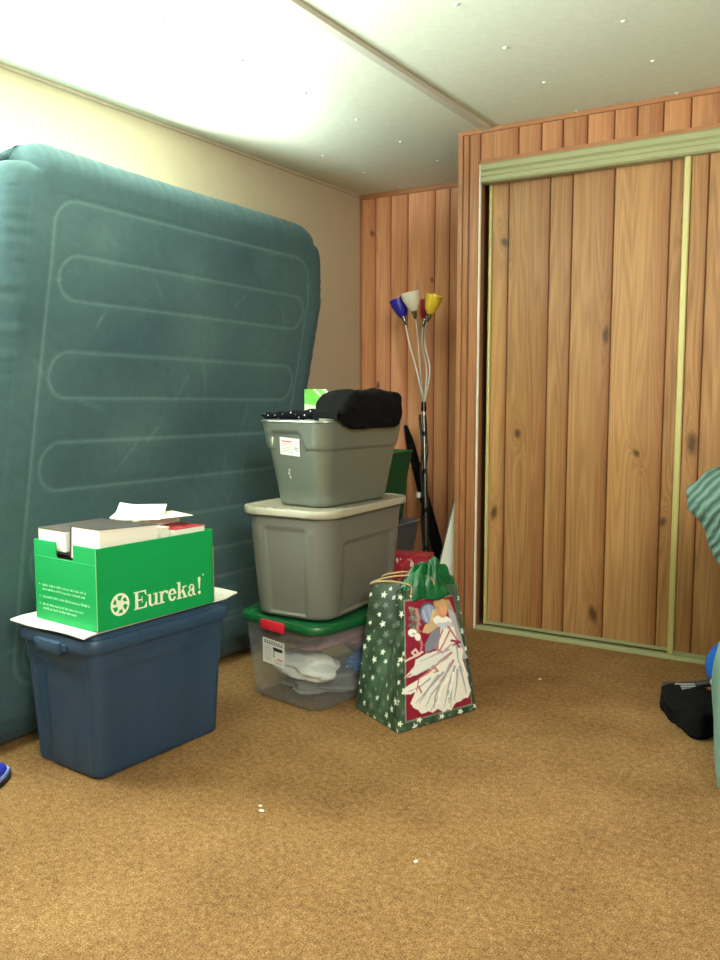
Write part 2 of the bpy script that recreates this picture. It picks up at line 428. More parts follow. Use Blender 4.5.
# ------------------------------------------------------------------ air mattress leaning against the wall
def air_mattress():
    root = thing('air_mattress', 'teal flocked air mattress standing on its long side against the beige wall', 'air mattress', (-2.4, 2.4, 0))
    base = np.array([-2.4, 2.4, 0])
    Hh = 1.955; T = 0.235
    lean0 = np.array([-2.262, 0, 0.0]); lean1 = np.array([-2.478, 0, 1.937])   # front face bottom and top
    dv = (lean1 - lean0) / np.linalg.norm(lean1 - lean0)
    nrm = np.array([dv[2], 0, -dv[0]])                                        # out of the face, into the room
    nu, nv = 250, 280
    u = np.linspace(0, 1, nu); v = np.linspace(0, 1, nv)
    # denser near the borders so the rolled edges are round
    warp = lambda t: 0.5 - 0.5 * np.sign(0.5 - t) * np.abs(1 - 2 * t) ** 0.82
    U, V = np.meshgrid(warp(u), warp(v))
    W = 1.74
    zl = V * Hh
    s = U * W                                                                 # distance from left edge
    def sdf_rr(x, y, hx, hy, r):
        qx = np.abs(x) - hx + r; qy = np.abs(y) - hy + r
        return np.hypot(np.maximum(qx, 0), np.maximum(qy, 0)) + np.minimum(np.maximum(qx, qy), 0) - r
    cs, cz = s - W / 2, zl - Hh / 2
    dout = -sdf_rr(cs, cz, W / 2, Hh / 2, 0.14)                               # distance inside the outline
    # rounded side wall profile
    r = 0.125
    t = np.clip(dout / r, 0, 1); depth = -r * (1 - np.sqrt(np.clip(1 - (1 - t) ** 2, 0, 1)))
    # seams: a border rectangle and five capsules
    border = np.abs(sdf_rr(s - .88, cz + .012, .68, Hh / 2 - .197, 0.09))
    seam = border.copy(); pill_in = np.full_like(s, 1.0)
    for zc in (1.482, 1.153, 0.853, 0.555, 0.285):
        d = sdf_rr(s - .886, zl - zc, .652, 0.078, 0.077)
        seam = np.minimum(seam, np.abs(d)); pill_in = np.minimum(pill_in, d)
    groove = np.exp(-(seam / 0.013) ** 2)
    depth = depth - 0.0010 * groove + 0.0015 * np.clip(np.exp(-((border - 0.085) / 0.06) ** 2), 0, 1) * (dout < .19)
    depth = depth + 0.004 * np.sin(s * 5 + 1) * np.sin(zl * 4)
    # puckers in the rolled edge
    rng = np.random.default_rng(3)
    puck = np.zeros_like(s)
    ang = np.where(zl > Hh - .2, s, zl)
    for fq, a in ((60, .35), (95, .3), (150, .35)):
        puck += a * np.sin(ang * fq + 3 * np.sin(ang * 7 + fq))
    depth = depth + 0.0034 * puck * np.clip(1 - dout / 0.16, 0, 1)
    yl = 1.390 + 0.225 * zl; yr = np.where(zl < .6, 2.74 + .45 * .6 + .26 * (zl - .6), 2.74 + 0.45 * zl); yr = np.where(zl > 1.55, 2.935 + .45 * 1.55 + .16 * (zl - 1.55), yr + .195); lift = 0.034 * (1 - U) * V + 0.010 * V
    # corner rounding of the outline itself
    rc = 0.10
    def outline(q, span):   # not used for straight parts
        return q
    Y = yl + (yr - yl) * U
    P = lean0[None, None, :] + dv[None, None, :] * (V * np.linalg.norm(lean1 - lean0))[..., None] + nrm[None, None, :] * depth[..., None]
    P[..., 1] = Y
    P[..., 2] += lift
    # pull the four corners round
    cor = 0.21
    dx = np.minimum(s, W - s); dz = np.minimum(zl, Hh - zl)
    qx = np.clip(cor - dx, 0, None); qz = np.clip(cor - dz, 0, None)
    mx = np.maximum(qx, qz); hh = np.hypot(qx, qz); k_ = np.where((qx > 0) & (qz > 0), mx / np.maximum(hh, 1e-6), 1)
    shx = np.where(s < W / 2, 1, -1) * (qx - qx * k_); shz = np.where(zl < Hh / 2, 1, -1) * (qz - qz * k_)
    P[..., 1] += shx; P += dv[None, None, :] * shz[..., None]
    P[..., 2] = np.maximum(P[..., 2], 0.003)
    base_c = np.array(s2l((58 / 255, 81 / 255, 85 / 255))); pale = np.array(s2l((128 / 255, 156 / 255, 152 / 255)))
    lines = np.exp(-(seam / 0.006) ** 2)
    blot = np.zeros_like(s)
    for _ in range(70):
        cx, cy, rr, a = rng.uniform(.1, 1.6), rng.uniform(.1, 1.9), rng.uniform(.04, .22), rng.uniform(-.5, .7)
        blot += a * np.exp(-(((s - cx) / rr) ** 2 + ((zl - cy) / (rr * rng.uniform(.6, 1.6))) ** 2))
    for _ in range(26):                                                       # scuffs
        cx, cy, an, ln = rng.uniform(.1, 1.6), rng.uniform(.2, 1.8), rng.uniform(0, PI), rng.uniform(.02, .08)
        dd = (s - cx) * math.cos(an) + (zl - cy) * math.sin(an); ee = -(s - cx) * math.sin(an) + (zl - cy) * math.cos(an)
        blot += 0.9 * np.exp(-(dd / ln) ** 2 - (ee / .006) ** 2)
    fac = np.clip(lines * 0.2 + 0.13 * blot * (dout > .1), -0.2, 0.6)
    col = base_c + (pale - base_c) * fac[..., None]
    # closed body: front grid, then the back, as one mesh
    back = P.copy(); back = back - nrm[None, None, :] * (T + 2 * depth)[..., None] * 1.0
    # mirrored back: same outline, flatter
    back[..., 2] = np.maximum(back[..., 2], 0.003)
    n = nv * nu; idx = np.arange(n).reshape(nv, nu)
    q1 = np.stack([idx[:-1, :-1], idx[:-1, 1:], idx[1:, 1:], idx[1:, :-1]], -1).reshape(-1, 4)
    st = 5
    bi = np.array(sorted(set(range(0, nu, st)) | {nu - 1})); bj = np.array(sorted(set(range(0, nv, st)) | {nv - 1}))
    B = back[np.ix_(bj, bi)]; nb = len(bi); mbv = len(bj)
    idb = n + np.arange(nb * mbv).reshape(mbv, nb)
    q2 = np.stack([idb[:-1, :-1], idb[1:, :-1], idb[1:, 1:], idb[:-1, 1:]], -1).reshape(-1, 4)
    side = []
    def strip(front, backl):
        for a in range(len(backl) - 1):
            fa = front[a]; fb = front[a + 1]
            side.append(list(fa) + [backl[a + 1], backl[a]] if False else None)
    faces = q1.tolist() + q2.tolist()
    def rim(fr, bk, pos):
        for a in range(len(pos) - 1):
            poly = [fr[i] for i in range(pos[a], pos[a + 1] + 1)] + [bk[a + 1], bk[a]]
            faces.append(poly)
    rim(idx[0, ::-1].tolist(), idb[0, ::-1].tolist(), [nu - 1 - x for x in bi[::-1]])
    rim(idx[-1, :].tolist(), idb[-1, :].tolist(), bi.tolist())
    rim(idx[:, 0].tolist(), idb[:, 0].tolist(), bj.tolist())
    rim(idx[::-1, -1].tolist(), idb[::-1, -1].tolist(), [nv - 1 - x for x in bj[::-1]])
    allv = np.concatenate([P.reshape(-1, 3), B.reshape(-1, 3)]) - base
    allv[:, 0] = np.maximum(allv[:, 0], XL + .006 - base[0])
    me = bpy.data.meshes.new('body'); me.from_pydata(allv.tolist(), [], faces)
    cb = np.tile(base_c, (nb * mbv, 1))
    set_print(me, np.concatenate([col.reshape(-1, 3), cb]))
    k = NT('flocked_vinyl'); k.set(0.8, 0, 0.25)
    k.p.inputs['Sheen Weight'].default_value = 0.12; k.p.inputs['Sheen Roughness'].default_value = 0.4; k.p.inputs['Sheen Tint'].default_value = (.7, .85, .9, 1)
    a = k.n('ShaderNodeVertexColor', layer_name='print').outputs['Color']; o = k.obj()
    f1 = k.noise(o, 220, 3, .7); f2 = k.noise(o, 28, 5, .65)
    g = k.mix(k.math('ADD', k.math('MULTIPLY', f1, .55), k.math('MULTIPLY', f2, .45)), (.5, .5, .5, 1), (1.5, 1.5, 1.5, 1))
    k.base(k.mix(1.0, a, g, 'MULTIPLY')); k.bump(f1, .25, .002)
    me.materials.append(k.m)
    me.polygons.foreach_set('use_smooth', [True] * len(me.polygons)); me.update()
    o = bpy.data.objects.new('body', me); C.objects.link(o); o.parent = root
    # welded vinyl seam flange that shows along the top edge
    k2 = plain('dark_vinyl', rgb(44, 56, 62), .5)
    mb = MB()
    for i in range(3, 60):
        pass
    prev = None; pts = []
    top = allv.reshape(-1, 3)[:n].reshape(nv, nu, 3)
    for i in range(30, nu - 30, 2):
        p = top[nv - 1, i] ; w = .5 + .5 * math.sin(i * .37 + 2 * math.sin(i * .11))
        pts.append((p[0] - .01, p[1], p[2] + .002 + .006 * w))
    mb.tube(pts, 0.005, 6); mb.build('edge_seam', k2, root, 60)
    return root
air_mattress()

# ------------------------------------------------------------------ shared look of the plastics, card, cloth
M['blue_plastic'] = plain('navy_tote_plastic', rgb(40, 66, 92), 0.42, var=.06, vscale=40, bump=.08, bscale=500)
M['grey_plastic'] = plain('taupe_grey_plastic', rgb(106, 105, 95), 0.5, var=.05, vscale=40, bump=.08, bscale=500)
M['putty_plastic'] = plain('pale_putty_plastic', rgb(156, 150, 130), 0.45, var=.05)
M['silver_plastic'] = plain('silver_grey_plastic', rgb(124, 130, 118), 0.28, 0.5, .5, var=.05, vscale=40, bump=.06, bscale=600)
M['green_plastic'] = plain('dark_green_plastic', rgb(16, 84, 44), 0.35)
M['red_plastic'] = plain('red_plastic', rgb(196, 36, 52), 0.38)
M['tote_green'] = plain('deep_green_tote_plastic', rgb(24, 84, 44), 0.45)
M['bin_grey'] = plain('dark_grey_bin_plastic', rgb(92, 92, 92), 0.5)
M['paper'] = plain('white_paper', rgb(238, 234, 220), 0.8, var=.03)
M['cream'] = plain('cream_paper', rgb(232, 224, 190), 0.8, var=.04)
M['sticker'] = plain('white_sticker', rgb(228, 228, 220), 0.5)
M['ink_grey'] = plain('grey_ink', rgb(120, 122, 118), 0.7)
M['ink_red'] = plain('red_ink', rgb(206, 60, 60), 0.7)
M['ink_dark'] = plain('dark_ink', rgb(34, 42, 38), 0.7)
M['card_green'] = plain('green_printed_card', rgb(0, 152, 78), 0.55, spec=.35, var=.04, vscale=30)
M['card_brown'] = plain('raw_cardboard', rgb(150, 112, 74), 0.85, var=.08)
M['print_white'] = plain('white_print', rgb(232, 240, 214), 0.6)
M['print_pale'] = plain('pale_green_print', rgb(150, 220, 170), 0.6)
M['black_cloth'] = plain('black_nylon', rgb(8, 8, 9), 0.85, spec=.12, var=.2, bump=.3, bscale=300)
M['chrome'] = plain('chrome', rgb(210, 210, 205), 0.15, 1.0)
M['black_metal'] = plain('black_enamel', rgb(16, 16, 17), 0.25)

def holes_mesh(): pass

# ------------------------------------------------------------------ navy tote
t = thing('storage_tote', 'navy blue plastic tote with lid, standing on carpet under the green box', 'storage tote', (-2.004, 1.85, 0), -.072)
def d_blue(sd, sl, z, w, l):
    d = 0.0
    if sd in (1, 3):
        q = sl if sd == 1 else -sl
        d -= .006 * sstep(.095, .103, q) * (1 - sstep(l / 2 - .06, l / 2 - .05, q))
        d -= .004 * sstep(-.17, -.162, q) * (1 - sstep(-.05, -.042, q))
    else:
        q = sl if sd == 0 else -sl
        d -= .007 * (1 - sstep(-.070, -.060, q)) + .003 * sstep(.05, .056, q)
    d *= sstep(.0, .01, z) * (1 - sstep(.345, .355, z))
    d -= .003 * (1 - sstep(.31, .32, z))
    return d
tub_mesh(.304, .486, .342, .528, .386, .038, t=.014, disp=d_blue, rows=40, rim=[(.004, 0), (.006, .006), (.003, .01)]).build('body', M['blue_plastic'], t, 45)
mb = MB(); L = []
for w, l, r, z in ((.345, .536, .04, .366), (.360, .552, .046, .366), (.364, .556, .048, .372), (.364, .556, .048, .392), (.356, .548, .044, .402), (.340, .532, .040, .405), (.330, .522, .036, .404), (.322, .514, .034, .412), (.312, .504, .032, .416), (.20, .40, .02, .416)):
    L.append(rrect(w, l, r, z, 12))
mb.loft(L); lid = mb.build('lid', M['blue_plastic'], t, 40, loc=(0, 0, .014))
for y in (-.278, .278):
    s_ = -1 if y < 0 else 1
    MB().box((-.055, y - .012, .366), (.055, y + .012, .402)).box((-.075, y - .006, .376), (.075, y + .008, .398)).build('latch', M['blue_plastic'], t, 40, bevel=.004)
for y in (-.10, .10):
    for x in (-.181, .181): MB().box((x - .004, y - .005, .366), (x + .004, y + .005, .404)).build('lid_rib', M['blue_plastic'], lid, bevel=.002)

# large sheet of card under the box
def sheet(name, mat, w, l, z, fn, T, th=.0018, n=24, mats=None):
    mb = MB(); g = []
    for kk in (0, 1):
        for i in range(n + 1):
            for j in range(n + 1):
                a, b = -w / 2 + w * i / n, -l / 2 + l * j / n
                g.append(T @ Vector((a, b, z + fn(a, b) + (th if kk == 0 else 0))))
    f = []; N = (n + 1) ** 2; q = lambda i, j: i * (n + 1) + j
    for i in range(n):
        for j in range(n):
            f.append((q(i, j), q(i + 1, j), q(i + 1, j + 1), q(i, j + 1))); f.append((N + q(i, j), N + q(i, j + 1), N + q(i + 1, j + 1), N + q(i + 1, j)))
    for i in range(n):
        f += [(q(i + 1, 0), q(i, 0), N + q(i, 0), N + q(i + 1, 0)), (q(i, n), q(i + 1, n), N + q(i + 1, n), N + q(i, n)),
              (q(0, i), q(0, i + 1), N + q(0, i + 1), N + q(0, i)), (q(n, i + 1), q(n, i), N + q(n, i), N + q(n, i + 1))]
    mb.add(g, f); return mb.build(name, mats or mat, None, 40)
Tb = Matrix.Translation((-2.015, 1.868, 0)) @ Matrix.Rotation(-.06, 4, 'Z')
def fn_sheet(a, b):
    z = 0.0
    e = max(0, -b - .27) ; z += -.14 * e + .0
    z += .010 * sstep(.25, .30, b) * (1 if True else 0)
    z += .004 * math.sin(a * 20) * sstep(.27, .33, abs(b))
    return z + .0036
tag(sheet('card_sheet', M['paper'], .346, .606, .4305, fn_sheet, Tb, .0045), 'large white sheet of card lying between the green box and the navy tote', 'card')
tag(MB().box((-.200, -.255, .4303), (-.05, .10, .4333), T=Matrix.Translation((-2.012, 1.868, 0)) @ Matrix.Rotation(-.06, 4, 'Z')).build('folder', plain('black_folder', rgb(22, 24, 26), .5)), 'thin black folder edge peeking out beneath the white sheet on the navy tote', 'folder')

# ------------------------------------------------------------------ green file box
BZ = .440
bx = thing('file_box', 'bright green cardboard file box full of books on the navy tote', 'cardboard box', (-1.977, 1.826, BZ), -.076)
BW, BL, BH, BT = .290, .441, .236, .004
def notch_panel(y0, y1):
    """short end with the hand cut-out open at the top edge"""
    pts = [(-BW / 2, 0), (BW / 2, 0), (BW / 2, BH), (.043, BH), (.043, BH - .035)]
    for i in range(1, 6):
        a = -PI / 2 * i / 6; pts.append((.043 - .012 + .012 * math.cos(a), BH - .035 + .012 * math.sin(a)))
    pts += [(.031, BH - .047), (-.027, BH - .047)]
    for i in range(1, 6):
        a = -PI / 2 - PI / 2 * i / 6; pts.append((-.027 + .012 * math.cos(a), BH - .035 + .012 * math.sin(a)))
    pts += [(-.039, BH - .035), (-.039, BH), (-BW / 2, BH)]
    mb = MB(); mb.loft([[(x, y0, z) for x, z in pts], [(x, y1, z) for x, z in pts]], True, True)
    return mb
e = notch_panel(-BL / 2, -BL / 2 + BT); e2 = e.build('end_panel', [M['card_green']], bx)
e = notch_panel(BL / 2 - BT, BL / 2); e.build('end_panel', [M['card_green']], bx)
MB().box((BW / 2 - BT, -BL / 2 + .0005, 0), (BW / 2, BL / 2 - .0005, BH - .001)).build('side_panel', M['card_green'], bx, bevel=.0012)
MB().box((-BW / 2, -BL / 2 + .0005, 0), (-BW / 2 + BT, BL / 2 - .0005, BH - .001)).build('side_panel', M['card_green'], bx, bevel=.0012)
MB().box((-BW / 2 + BT, -BL / 2 + BT, 0), (BW / 2 - BT, BL / 2 - BT, BT)).build('base', M['card_brown'], bx)
MB().box((-BW / 2 + BT, -BL / 2 + BT, .005), (BW / 2 - BT, -BL / 2 + BT + .002, BH - .055)).build('inner_flap', M['card_brown'], bx)
MB().box((BW / 2 - .03, BL / 2, .004), (BW / 2 + .001, BL / 2 + .003, BH - .055)).build('overlap_flap', M['card_brown'], bx)
# raw corner edge
MB().box((BW / 2 - .0012, -BL / 2 - .0006, 0), (BW / 2 + .0006, -BL / 2 + .0012, BH - .002)).build('corner_crease', plain('worn_card_edge', rgb(120, 190, 120), .8), bx)
MB().box((-BW / 2 + .002, -BL / 2 - .0005, BH - .0485), (BW / 2 - .002, -BL / 2, BH - .047)).build('end_crease', plain('crease_line', rgb(60, 176, 112), .7), bx)

# lettering: pieces drawn in letter units (x, y) with y=1 at cap height, laid on the long side
def strokes_to(mb, polys, X0, Z0, S, place):
    for P in polys:
        n = len(P); v = [place(X0 + x * S, Z0 + y * S, .0002) for x, y in P] + [place(X0 + x * S, Z0 + y * S, .0007) for x, y in P]
        f = [tuple(range(n - 1, -1, -1)), tuple(range(n, 2 * n))] + [(i, (i + 1) % n, n + (i + 1) % n, n + i) for i in range(n)]
        mb.add(v, f)
def rect(x0, y0, x1, y1): return [(x0, y0), (x1, y0), (x1, y1), (x0, y1)]
def arc(cx, cy, rx0, ry0, rx1, ry1, a0, a1, n=14):
    """ring segment quads between inner and outer ellipse"""
    out = []
    for i in range(n):
        p, q = R(a0 + (a1 - a0) * i / n), R(a0 + (a1 - a0) * (i + 1) / n)
        out.append([(cx + rx0 * math.cos(p), cy + ry0 * math.sin(p)), (cx + rx1 * math.cos(p), cy + ry1 * math.sin(p)), (cx + rx1 * math.cos(q), cy + ry1 * math.sin(q)), (cx + rx0 * math.cos(q), cy + ry0 * math.sin(q))])
    return out
XH = .70
LET = {
 'E': (.98, [rect(.03, 0, .42, .07), rect(.03, .93, .42, 1), rect(.12, .05, .33, .95), rect(.3, .92, .88, 1), rect(.3, 0, .90, .08), rect(.3, .46, .62, .54),
             [(.88, 1), (.74, .93), (.86, .70), (.90, .70)], [(.92, 0), (.92, .33), (.88, .33), (.74, .07)], [(.58, .68), (.58, .32), (.63, .32), (.63, .68)]]),
 'u': (.82, [rect(.0, XH - .07, .25, XH), rect(.08, .2, .25, XH - .02)] + arc(.30, .20, .05, .10, .22, .215, 180, 300) + [rect(.42, XH - .07, .70, XH), rect(.53, 0, .70, XH - .02), rect(.53, 0, .80, .07), [(.36, .0), (.44, .01), (.56, .14), (.56, .24), (.42, .10)]]),
 'r': (.66, [rect(.0, XH - .07, .26, XH), rect(.09, .03, .27, XH - .02), rect(.0, 0, .40, .07)] + arc(.44, .38, .16, .22, .24, .34, 70, 165) + [[(.60 + .085 * math.cos(2 * PI * i / 12), .585 + .1 * math.sin(2 * PI * i / 12)) for i in range(12)]]),
 'e': (.66, arc(.32, .35, .135, .26, .31, .365, 8, 335, 26) + [rect(.16, .36, .61, .425)]),
 'k': (.82, [rect(.0, .93, .26, 1), rect(.09, .03, .27, .97), rect(.0, 0, .36, .07), [(.25, .24), (.62, .65), (.53, .65), (.25, .36)], rect(.42, XH - .06, .76, XH), [(.36, .44), (.50, .56), (.74, .04), (.54, .04)], rect(.44, 0, .82, .065)]),
 'a': (.72, [rect(.36, .1, .53, .52)] + arc(.31, .49, .14, .15, .22, .225, 0, 165) + [[(.165 + .08 * math.cos(2 * PI * i / 12), .53 + .085 * math.sin(2 * PI * i / 12)) for i in range(12)]] + arc(.25, .20, .10, .12, .23, .215, 60, 310) + [[(.36, .44), (.28, .415), (.30, .345), (.36, .36)], [(.38, .12), (.53, .16), (.58, .06), (.68, .05), (.66, 0), (.52, 0), (.44, .04)]]),
 '!': (.36, [[(.10, .98), (.15, 1.03), (.25, 1.03), (.31, .98), (.235, .30), (.175, .30)], [(.205 + .1 * math.cos(2 * PI * i / 14), .10 + .105 * math.sin(2 * PI * i / 14)) for i in range(14)]]),
}
place_side = lambda l, z, o: (BW / 2 + o, -BL / 2 + l, z)
S = .0525; total = sum(LET[c][0] for c in 'Eureka!') * S; x = .1245; stretch = .264 / total
mb = MB()
for ch in 'Eureka!':
    w, polys = LET[ch]
    strokes_to(mb, [[(px * stretch, py) for px, py in P] for P in polys], x, .0386, S, place_side); x += w * S * stretch
# small TM
tm = [rect(0, .8, .5, 1), rect(.18, 0, .32, .9), rect(.62, 0, .74, 1), rect(1.12, 0, 1.24, 1), [(.62, 1), (.74, 1), (.96, .35), (.9, .2)], [(1.24, 1), (1.12, 1), (.9, .35), (.96, .2)]]
strokes_to(mb, tm, .3925, .0935, .0065, place_side)
mb.build('lettering', M['print_white'], bx)
# round recycling mark: pale disc with green cut-outs
mb = MB(); cx, cz, rr = .0774, .0655, .0325
strokes_to(mb, [[(math.cos(2 * PI * i / 40), math.sin(2 * PI * i / 40)) for i in range(40)]], cx, cz, rr, place_side)
mark = mb.build('recycling_mark', M['print_white'], bx)
mb = MB()
P = []
for k3 in range(3):
    a = PI / 2 + k3 * 2 * PI / 3
    rot = lambda x, y: (x * math.cos(a) - y * math.sin(a), x * math.sin(a) + y * math.cos(a))
    P.append([rot(*p) for p in ((.78, -.26), (.80, .22), (.46, .26), (.34, -.02))])
    b = a + PI / 3
    rot2 = lambda x, y: (x * math.cos(b) - y * math.sin(b), x * math.sin(b) + y * math.cos(b))
    P.append([rot2(*p) for p in ((.76, -.22), (.76, .24), (.40, .20), (.52, -.10))])
strokes_to(mb, P, cx, cz, rr, lambda l, z, o: (BW / 2 + o + .0006, -BL / 2 + l, z))
mb.build('arrows', M['card_green'], mark)
# three bulleted notes in tiny pale print on the short end, too small to read
mb = MB(); rng = random.Random(5)
place_end = lambda u, z, o: (-BW / 2 + u, -BL / 2 - o, z)
for (u0, u1, z, bullet) in ((.036, .240, .1010, 1), (.036, .236, .0880, 0), (.036, .258, .0660, 1), (.036, .226, .0435, 1), (.036, .196, .0315, 0)):
    if bullet: strokes_to(mb, [[(.0025 * math.cos(2 * PI * i / 8), .0025 * math.sin(2 * PI * i / 8)) for i in range(8)]], .022, z + .004, 1, place_end)
    u = u0
    while u < u1:
        for _ in range(rng.randint(3, 8)):
            h = rng.choice((.0055, .0055, .0075)); w = rng.uniform(.0022, .0034)
            strokes_to(mb, [rect(0, 0, .0011, h), rect(.0011, h * rng.choice((0, .4, .75)), w, h * rng.choice((.2, .6, 1)))], u, z, 1, place_end); u += w + .0014
            if u > u1: break
        u += .0035
mb.build('small_print', M['print_pale'], bx)

# books: pages block plus a cover
cov = lambda nm, c: plain('cover_' + nm, c, .4, var=.12, vscale=30)
COV = {'brown': cov('brown', rgb(56, 50, 46)), 'grey': cov('grey', rgb(70, 64, 58)), 'red': cov('red', rgb(150, 40, 44)), 'blue': cov('blue', rgb(40, 56, 116)), 'cream': cov('cream', rgb(216, 206, 170)), 'yellow': cov('yellow', rgb(206, 196, 140)), 'teal': cov('teal', rgb(60, 110, 110))}
pg = NT('page_edges'); pg.set(.9); o = pg.obj()
pg.base(pg.mix(pg.noise(pg.mapv(o, (6, 6, 900)), 1, 2), rgb(214, 208, 190), rgb(250, 247, 236))); PAGES = pg.m
def book(label, c, w, l, t, loc, rz, tilt=(0, 0), pages=None):
    b = thing('paperback', label, 'book', (0, 0, 0), 0, 'books in the green box')
    b.matrix_world = bx_m @ Matrix.Translation(loc) @ Matrix.Rotation(rz, 4, 'Z') @ Matrix.Rotation(tilt[0], 4, 'X') @ Matrix.Rotation(tilt[1], 4, 'Y')
    MB().box((-w / 2 + .002, -l / 2 + .002, .001), (w / 2 - .002, l / 2 - .002, t - .001)).build('pages', pages or PAGES, b)
    MB().box((-w / 2, -l / 2, 0), (w / 2, l / 2, .0012)).box((-w / 2, -l / 2, t - .0012), (w / 2, l / 2, t)).box((-w / 2, -l / 2, 0), (-w / 2 + .0015, l / 2, t)).build('cover', COV[c], b)
    return b
bx_m = Matrix.Translation((-1.977, 1.826, BZ)) @ Matrix.Rotation(-.076, 4, 'Z')
# lower layers carry the ones that show
for (lx, ly, w, l) in ((-.071, -.095, .134, .194), (.071, -.095, .134, .194), (-.071, .11, .134, .21), (.071, .11, .134, .21)):
    z = .005
    pos = ('front left', 'front right', 'rear left', 'rear right')[[(-1, -1), (1, -1), (-1, 1), (1, 1)].index((int(math.copysign(1, lx)), int(math.copysign(1, ly))))]
    for i, (c, t_) in enumerate((('brown', .062), ('cream', .055), ('grey', .062))):
        book('thick paperback %s in the %s pile inside the green box' % (('at the bottom', 'in the middle', 'just under the top book')[i], pos), c, w, l, t_, (lx, ly, z), 0); z += t_ + .0005
ZB = .1865
book('grey-brown covered book lying over the hand hole of the green box', 'grey', .136, .225, .062, (-.070, -.100, ZB + .022), 0, (-.0, 0))
book('thin brown book under the grey-brown one at the hand hole end of the green box', 'brown', .132, .19, .0215, (-.070, -.075, ZB), 0)
book('thick white-paged book with dark cover lying at the near front corner of the green box', 'brown', .128, .215, .092, (.071, -.098, ZB + .002), .02, (-.05, 0))
book('cream edged book leaning in the middle of the green box', 'cream', .125, .034, .074, (.066, .040, ZB + .001), .06, (0, .0))
book('red covered book at the far right end of the green box', 'red', .120, .125, .030, (.072, .140, ZB + .034), -.02)
book('blue covered book under the red one in the green box', 'blue', .124, .130, .032, (.071, .140, ZB), 0)
book('cream paperback lying open on top of the far books in the green box', 'yellow', .13, .180, .040, (-.045, .115, ZB + .046), .15, (.0, 0))
book('plain cream book beneath the open paperback in the green box', 'cream', .13, .200, .045, (-.070, .112, ZB), 0)
def fn_loose(a, b): return .022 * sstep(.0, .12, b) + .01 * sstep(.02, .1, -a)
tag(sheet('loose_paper', M['paper'], .15, .21, 0, fn_loose, bx_m @ Matrix.Translation((-.04, .085, ZB + .0925)) @ Matrix.Rotation(.75, 4, 'Z'), .0012), 'loose curled white sheet on top of the books in the green box', 'paper')
tag(sheet('loose_paper', M['cream'], .14, .20, 0, lambda a, b: .0005 * math.sin(b * 20), bx_m @ Matrix.Translation((-.005, .115, ZB + .090)) @ Matrix.Rotation(-.25, 4, 'Z'), .0012), 'flat cream sheet lying under the curled white sheet in the green box', 'paper')

# ------------------------------------------------------------------ clear tub with green lid
ct = thing('storage_tub', 'clear plastic tub with dark green lid on carpet, lowest of the stack', 'storage tub', (-1.765, 2.655, 0), -.172)
k = NT('clear_plastic')
tr = k.n('ShaderNodeBsdfTransparent'); tr.inputs[0].default_value = (.92, .95, .95, 1)
k.set(.22, 0, .5); k.base(rgb(190, 196, 194)); mx = k.n('ShaderNodeMixShader')
fr = k.n('ShaderNodeLayerWeight'); fr.inputs[0].default_value = .25
k.l(k.math('ADD', k.math('MULTIPLY', fr.outputs['Facing'], .45), .11, clamp=True), mx.inputs[0])
k.l(tr.outputs[0], mx.inputs[1]); k.l(k.p.outputs[0], mx.inputs[2]); k.l(mx.outputs[0], k.out.inputs[0]); CLEAR = k.m
def d_clear(sd, sl, z, w, l):
    d = -.004 * (1 - sstep(.085, .10, z)) * 1.0
    if sd in (1, 3): d -= .004 * sstep(.10, .11, z) * (1 - sstep(.245, .255, z)) * sstep(-.2, -.19, sl) * (1 - sstep(.19, .2, sl))
    return d
tub_mesh(.345, .555, .388, .596, .285, .055, disp=d_clear, rows=30, single=True).build('body', CLEAR, ct, 45)
mb = MB(); L = []
for w, l, r, z in ((.392, .60, .058, .284), (.412, .62, .066, .283), (.420, .628, .070, .290), (.420, .628, .070, .303), (.412, .62, .066, .311), (.398, .606, .06, .312), (.386, .594, .054, .305), (.20, .40, .02, .305)):
    L.append(rrect(w, l, r, z, 12))
mb.loft(L); mb.build('lid', M['green_plastic'], ct, 45)
for y in (-.318, .318): MB().box((-.058, y - .007, .272), (.058, y + .007, .309)).build('latch', M['red_plastic'], ct, 40, bevel=.005)
def label_panel(name, parent, T, w, h, marks, mats):
    """flat sticker with its printed marks; marks = (x0,y0,x1,y1,material index)"""
    mb = MB(); mb.box((-w / 2, -.0006, -h / 2), (w / 2, 0, h / 2), 0, T)
    for x0, y0, x1, y1, mi in marks: mb.box((x0 * w, -.0010, y0 * h), (x1 * w, -.0005, y1 * h), mi, T)
    return mb.build(name, mats, parent)
lab = [(-.45, .30, .45, .34, 2)] + [(-.42 + i * .11, .36, -.36 + i * .11, .44, 2) for i in range(8)] + [(-.02, .12, .42, .22, 3), (.02, .08, .38, .12, 3), (.0, -.2, .04, .1, 1), (.18, -.24, .42, -.2, 4)] + [(-.42, .2 - i * .09, -.1, .215 - i * .09, 1) for i in range(7)] + [(.05, -.30 - i * .05, .42, -.29 - i * .05, 1) for i in range(3)]
label_panel('label', ct, Matrix.Translation((-.020, -.2955, .186)) @ Matrix.Rotation(R(2.6), 4, 'X') @ Matrix.Rotation(R(3), 4, 'Y'), .112, .092, lab, [M['sticker'], M['ink_grey'], M['ink_grey'], M['ink_dark'], M['ink_red']])
M_ct = Matrix.Translation((-1.765, 2.655, 0)) @ Matrix.Rotation(-.172, 4, 'Z')
